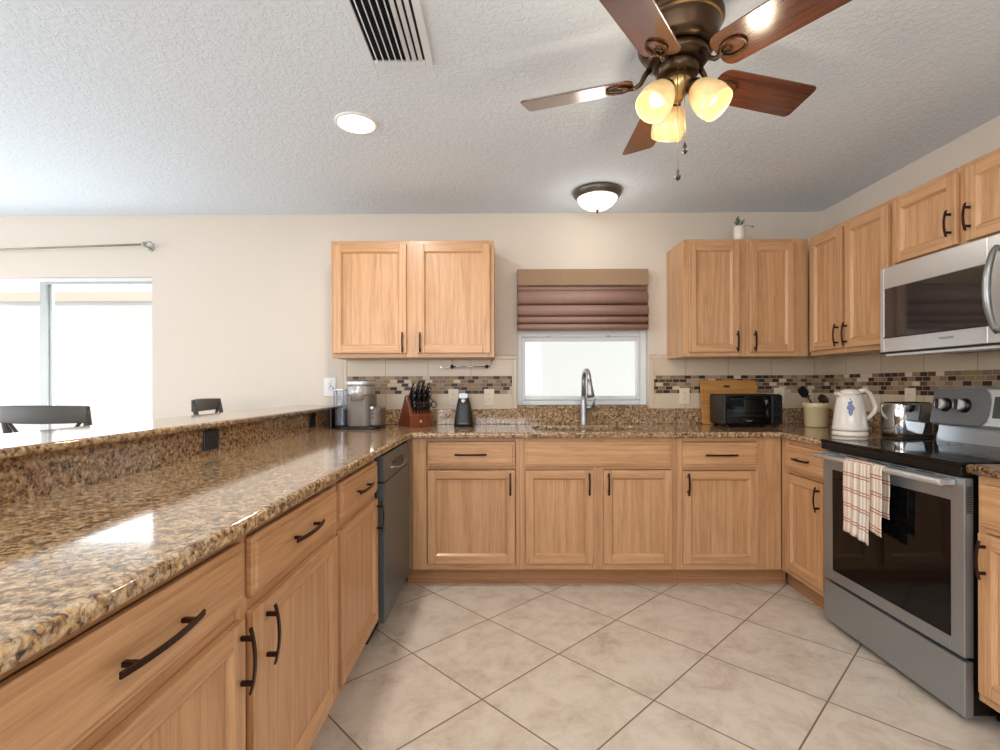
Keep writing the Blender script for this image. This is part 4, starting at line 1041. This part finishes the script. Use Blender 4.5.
MB().lathe([(.098, -.0005), (.096, -.006), (.086, -.008), (.084, -.005)], (-.674, 2.324, ZC), seg=40, cap0=False, cap1=False).build('trim_ring', WHITE, rc)
MB().lathe([(.085, -.0045), (.0, -.0055)], (-.674, 2.324, ZC), seg=40, cap0=False, cap1=False).build('lens', LENS, rc)
def point(name, loc, e, col, r=.04):
    l = bpy.data.lights.new(name, 'POINT'); l.energy = e; l.color = col; l.shadow_soft_size = r
    o = bpy.data.objects.new(name, l); C.objects.link(o); o.location = loc; return o
l = bpy.data.lights.new('downlight_beam', 'AREA'); l.shape = 'DISK'; l.size = .16; l.energy = 15; l.color = (1, .95, .88)
o = bpy.data.objects.new('downlight_beam', l); C.objects.link(o); o.location = (-.674, 2.324, ZC-.012)
fl = thing('flush_mount_light', (.603, 3.174, ZC), 'small domed flush-mount ceiling light above the sink', 'ceiling light')
fx, fy = .603, 3.165
MB().lathe([(.150, -.0005), (.153, -.010), (.150, -.022), (.140, -.036), (.130, -.046), (.122, -.046)], (fx, fy, ZC), seg=48, cap1=False).build('metal_rim', simple('pewter_metal', (112, 108, 100), .35, .8), fl)
MB().lathe([(.127, -.042), (.120, -.060), (.100, -.085), (.068, -.105), (.030, -.115), (.0, -.117)], (fx, fy, ZC), seg=48, cap0=False, cap1=False).build('glass_dome', SHADEW, fl)
MB().lathe([(.006, -.116), (.012, -.120), (.006, -.126), (.010, -.132), (.003, -.140)], (fx, fy, ZC), seg=16).build('finial', FANBR, fl)
point('flush_light_glow', (fx, fy, ZC-.22), 2.2, (1, .93, .82), .08)

# ---------------------------------------------------------------- ceiling fan
FX, FY = .587, 1.675
fan = thing('ceiling_fan', (FX, FY, ZC), 'five-blade bronze ceiling fan with three lit glass shades', 'ceiling fan')
MB().lathe([(.110, 0), (.138, -.005), (.146, -.014), (.146, -.028), (.138, -.038), (.133, -.044), (.134, -.052), (.130, -.060), (.127, -.095), (.116, -.112), (.100, -.120)], (FX, FY, ZC), seg=56).build('motor_housing', FANBR, fan)
MB().lathe([(.1395, -.0385), (.1365, -.0405), (.1345, -.043)], (FX, FY, ZC), seg=56, cap0=False, cap1=False).build('trim_band', BRASS, fan)
MB().lathe([(.088, -.120), (.098, -.126), (.100, -.143), (.090, -.156), (.068, -.160)], (FX, FY, ZC), seg=48).build('flywheel', FANBR, fan)
MB().lathe([(.066, -.160), (.067, -.166), (.066, -.190), (.052, -.197)], (FX, FY, ZC), seg=40).build('switch_housing', FANBR, fan)
MB().lathe([(.044, -.197), (.044, -.222), (.036, -.246), (.022, -.262), (.016, -.274), (.004, -.282)], (FX, FY, ZC), seg=32).build('light_fitter', BRASS, fan)
zbl = ZC-.209
def blade_pts():
    P = []; r0, r1 = .142, .530; w0, w1 = .066, .071
    top_ = []; n = 8
    # root rounded, sides gently widening, tip with rounded corners
    rq = .034
    for cy_, a0 in ((w0-rq, 90), (-w0+rq, 180)):
        for k in range(n+1):
            a = R(a0+90*k/n); P.append((r0+rq+rq*math.cos(a), cy_+rq*math.sin(a)))
    rc_ = .020
    for cx_, cy_, a0 in ((r1-rc_, -w1+rc_, -90), (r1-rc_, w1-rc_, 0)):
        for k in range(6):
            a = R(a0+90*k/5); P.append((cx_+rc_*math.cos(a), cy_+rc_*math.sin(a)))
    return P
for i, deg in enumerate((161, 89, 17, -55, -127)):
    az = R(deg); ca, sa = math.cos(az), math.sin(az); pitch = R(-15)
    def FB(r, w, h):
        ww, hh = w*math.cos(pitch)-h*math.sin(pitch), w*math.sin(pitch)+h*math.cos(pitch)
        return (FX+r*ca-ww*sa, FY+r*sa+ww*ca, zbl+.012+hh)
    # blade mesh in its own frame so the grain follows it
    m = MB(); m.prism(blade_pts(), 0, .006, lambda a, b, d: (a, b, d)); bo = m.build('blade', FANW, None, .0015, 1, origin=(0, 0, 0))
    bo.parent = fan; bo.location = Vector((FX, FY, zbl+.012))-WL[fan.name]; bo.rotation_euler = (Matrix.Rotation(az, 3, 'Z') @ Matrix.Rotation(pitch, 3, 'X')).to_euler()
    WL[bo.name] = Vector((FX, FY, zbl+.012))
    # blade iron: curved arm from the flywheel, ending in an oval loop under the blade
    m = MB()
    arm = [(FX+r*ca, FY+r*sa, z) for r, z in ((.088, zbl+.060), (.105, zbl+.040), (.118, zbl+.016), (.135, zbl+.004), (.165, zbl+.006))]
    m.tube(arm, [.011, .009, .008, .008, .007], 8)
    m.tube([FB(.195+.038*math.cos(2*math.pi*k/24), .030*math.sin(2*math.pi*k/24), -.005) for k in range(24)], .0042, 8, close=True)
    m.tube([FB(.158, 0, -.005), FB(.180, .012, -.006), FB(.192, 0, -.005), FB(.180, -.012, -.006), FB(.158, 0, -.005)], .003, 6)
    m.build('blade_arm', FANBR, fan)
for deg in (212, 322, 88):
    az = R(deg); tilt_ = R(40)
    d = Vector((math.cos(az)*math.sin(tilt_), math.sin(az)*math.sin(tilt_), -math.cos(tilt_)))
    p0 = Vector((FX, FY, ZC-.236))+Vector((math.cos(az), math.sin(az), 0))*.047
    q = Vector((0, 0, 1)).rotation_difference(d).to_matrix()
    m = MB(); m.lathe([(.012, -.016), (.020, -.004), (.027, .008), (.030, .022), (.028, .026)], p0, q, 28); hl = m.build('shade_holder', FANBR, fan)
    m = MB(); m.lathe([(.029, .020), (.040, .034), (.050, .060), (.0565, .090), (.0555, .114), (.0525, .128), (.051, .128), (.0535, .113), (.0545, .090), (.048, .060), (.038, .036), (.027, .024)], p0, q, 36, cap0=False, cap1=False)
    m.build('glass_shade', SHADE, hl)
    m = MB(); m.lathe([(.012, .03), (.014, .045), (.024, .066), (.026, .082), (.018, .098), (.0, .103)], p0, q, 20, cap0=False, cap1=False)
    m.build('bulb', emis('bulb_lit', (255, 236, 190), 1.6), hl)
    point('fan_lamp_glow', p0+d*.24, 2.8, (1, .84, .62), .035)
for (cx_, cy_, zt, zb) in ((FX-.022, FY-.064, ZC-.19, 1.868), (FX+.002, FY-.060, ZC-.19, 1.955)):
    m = MB(); m.tube([(cx_, cy_, zt), (cx_, cy_, zb)], .0013, 6); pc = m.build('pull_chain', BRASS, fan)
    m = MB(); m.lathe([(.002, .022), (.005, .014), (.009, .002), (.008, -.008), (.003, -.014)], (cx_, cy_, zb-.01), seg=16); m.build('chain_fob', simple('dark_fob', (44, 40, 36), .35), pc)
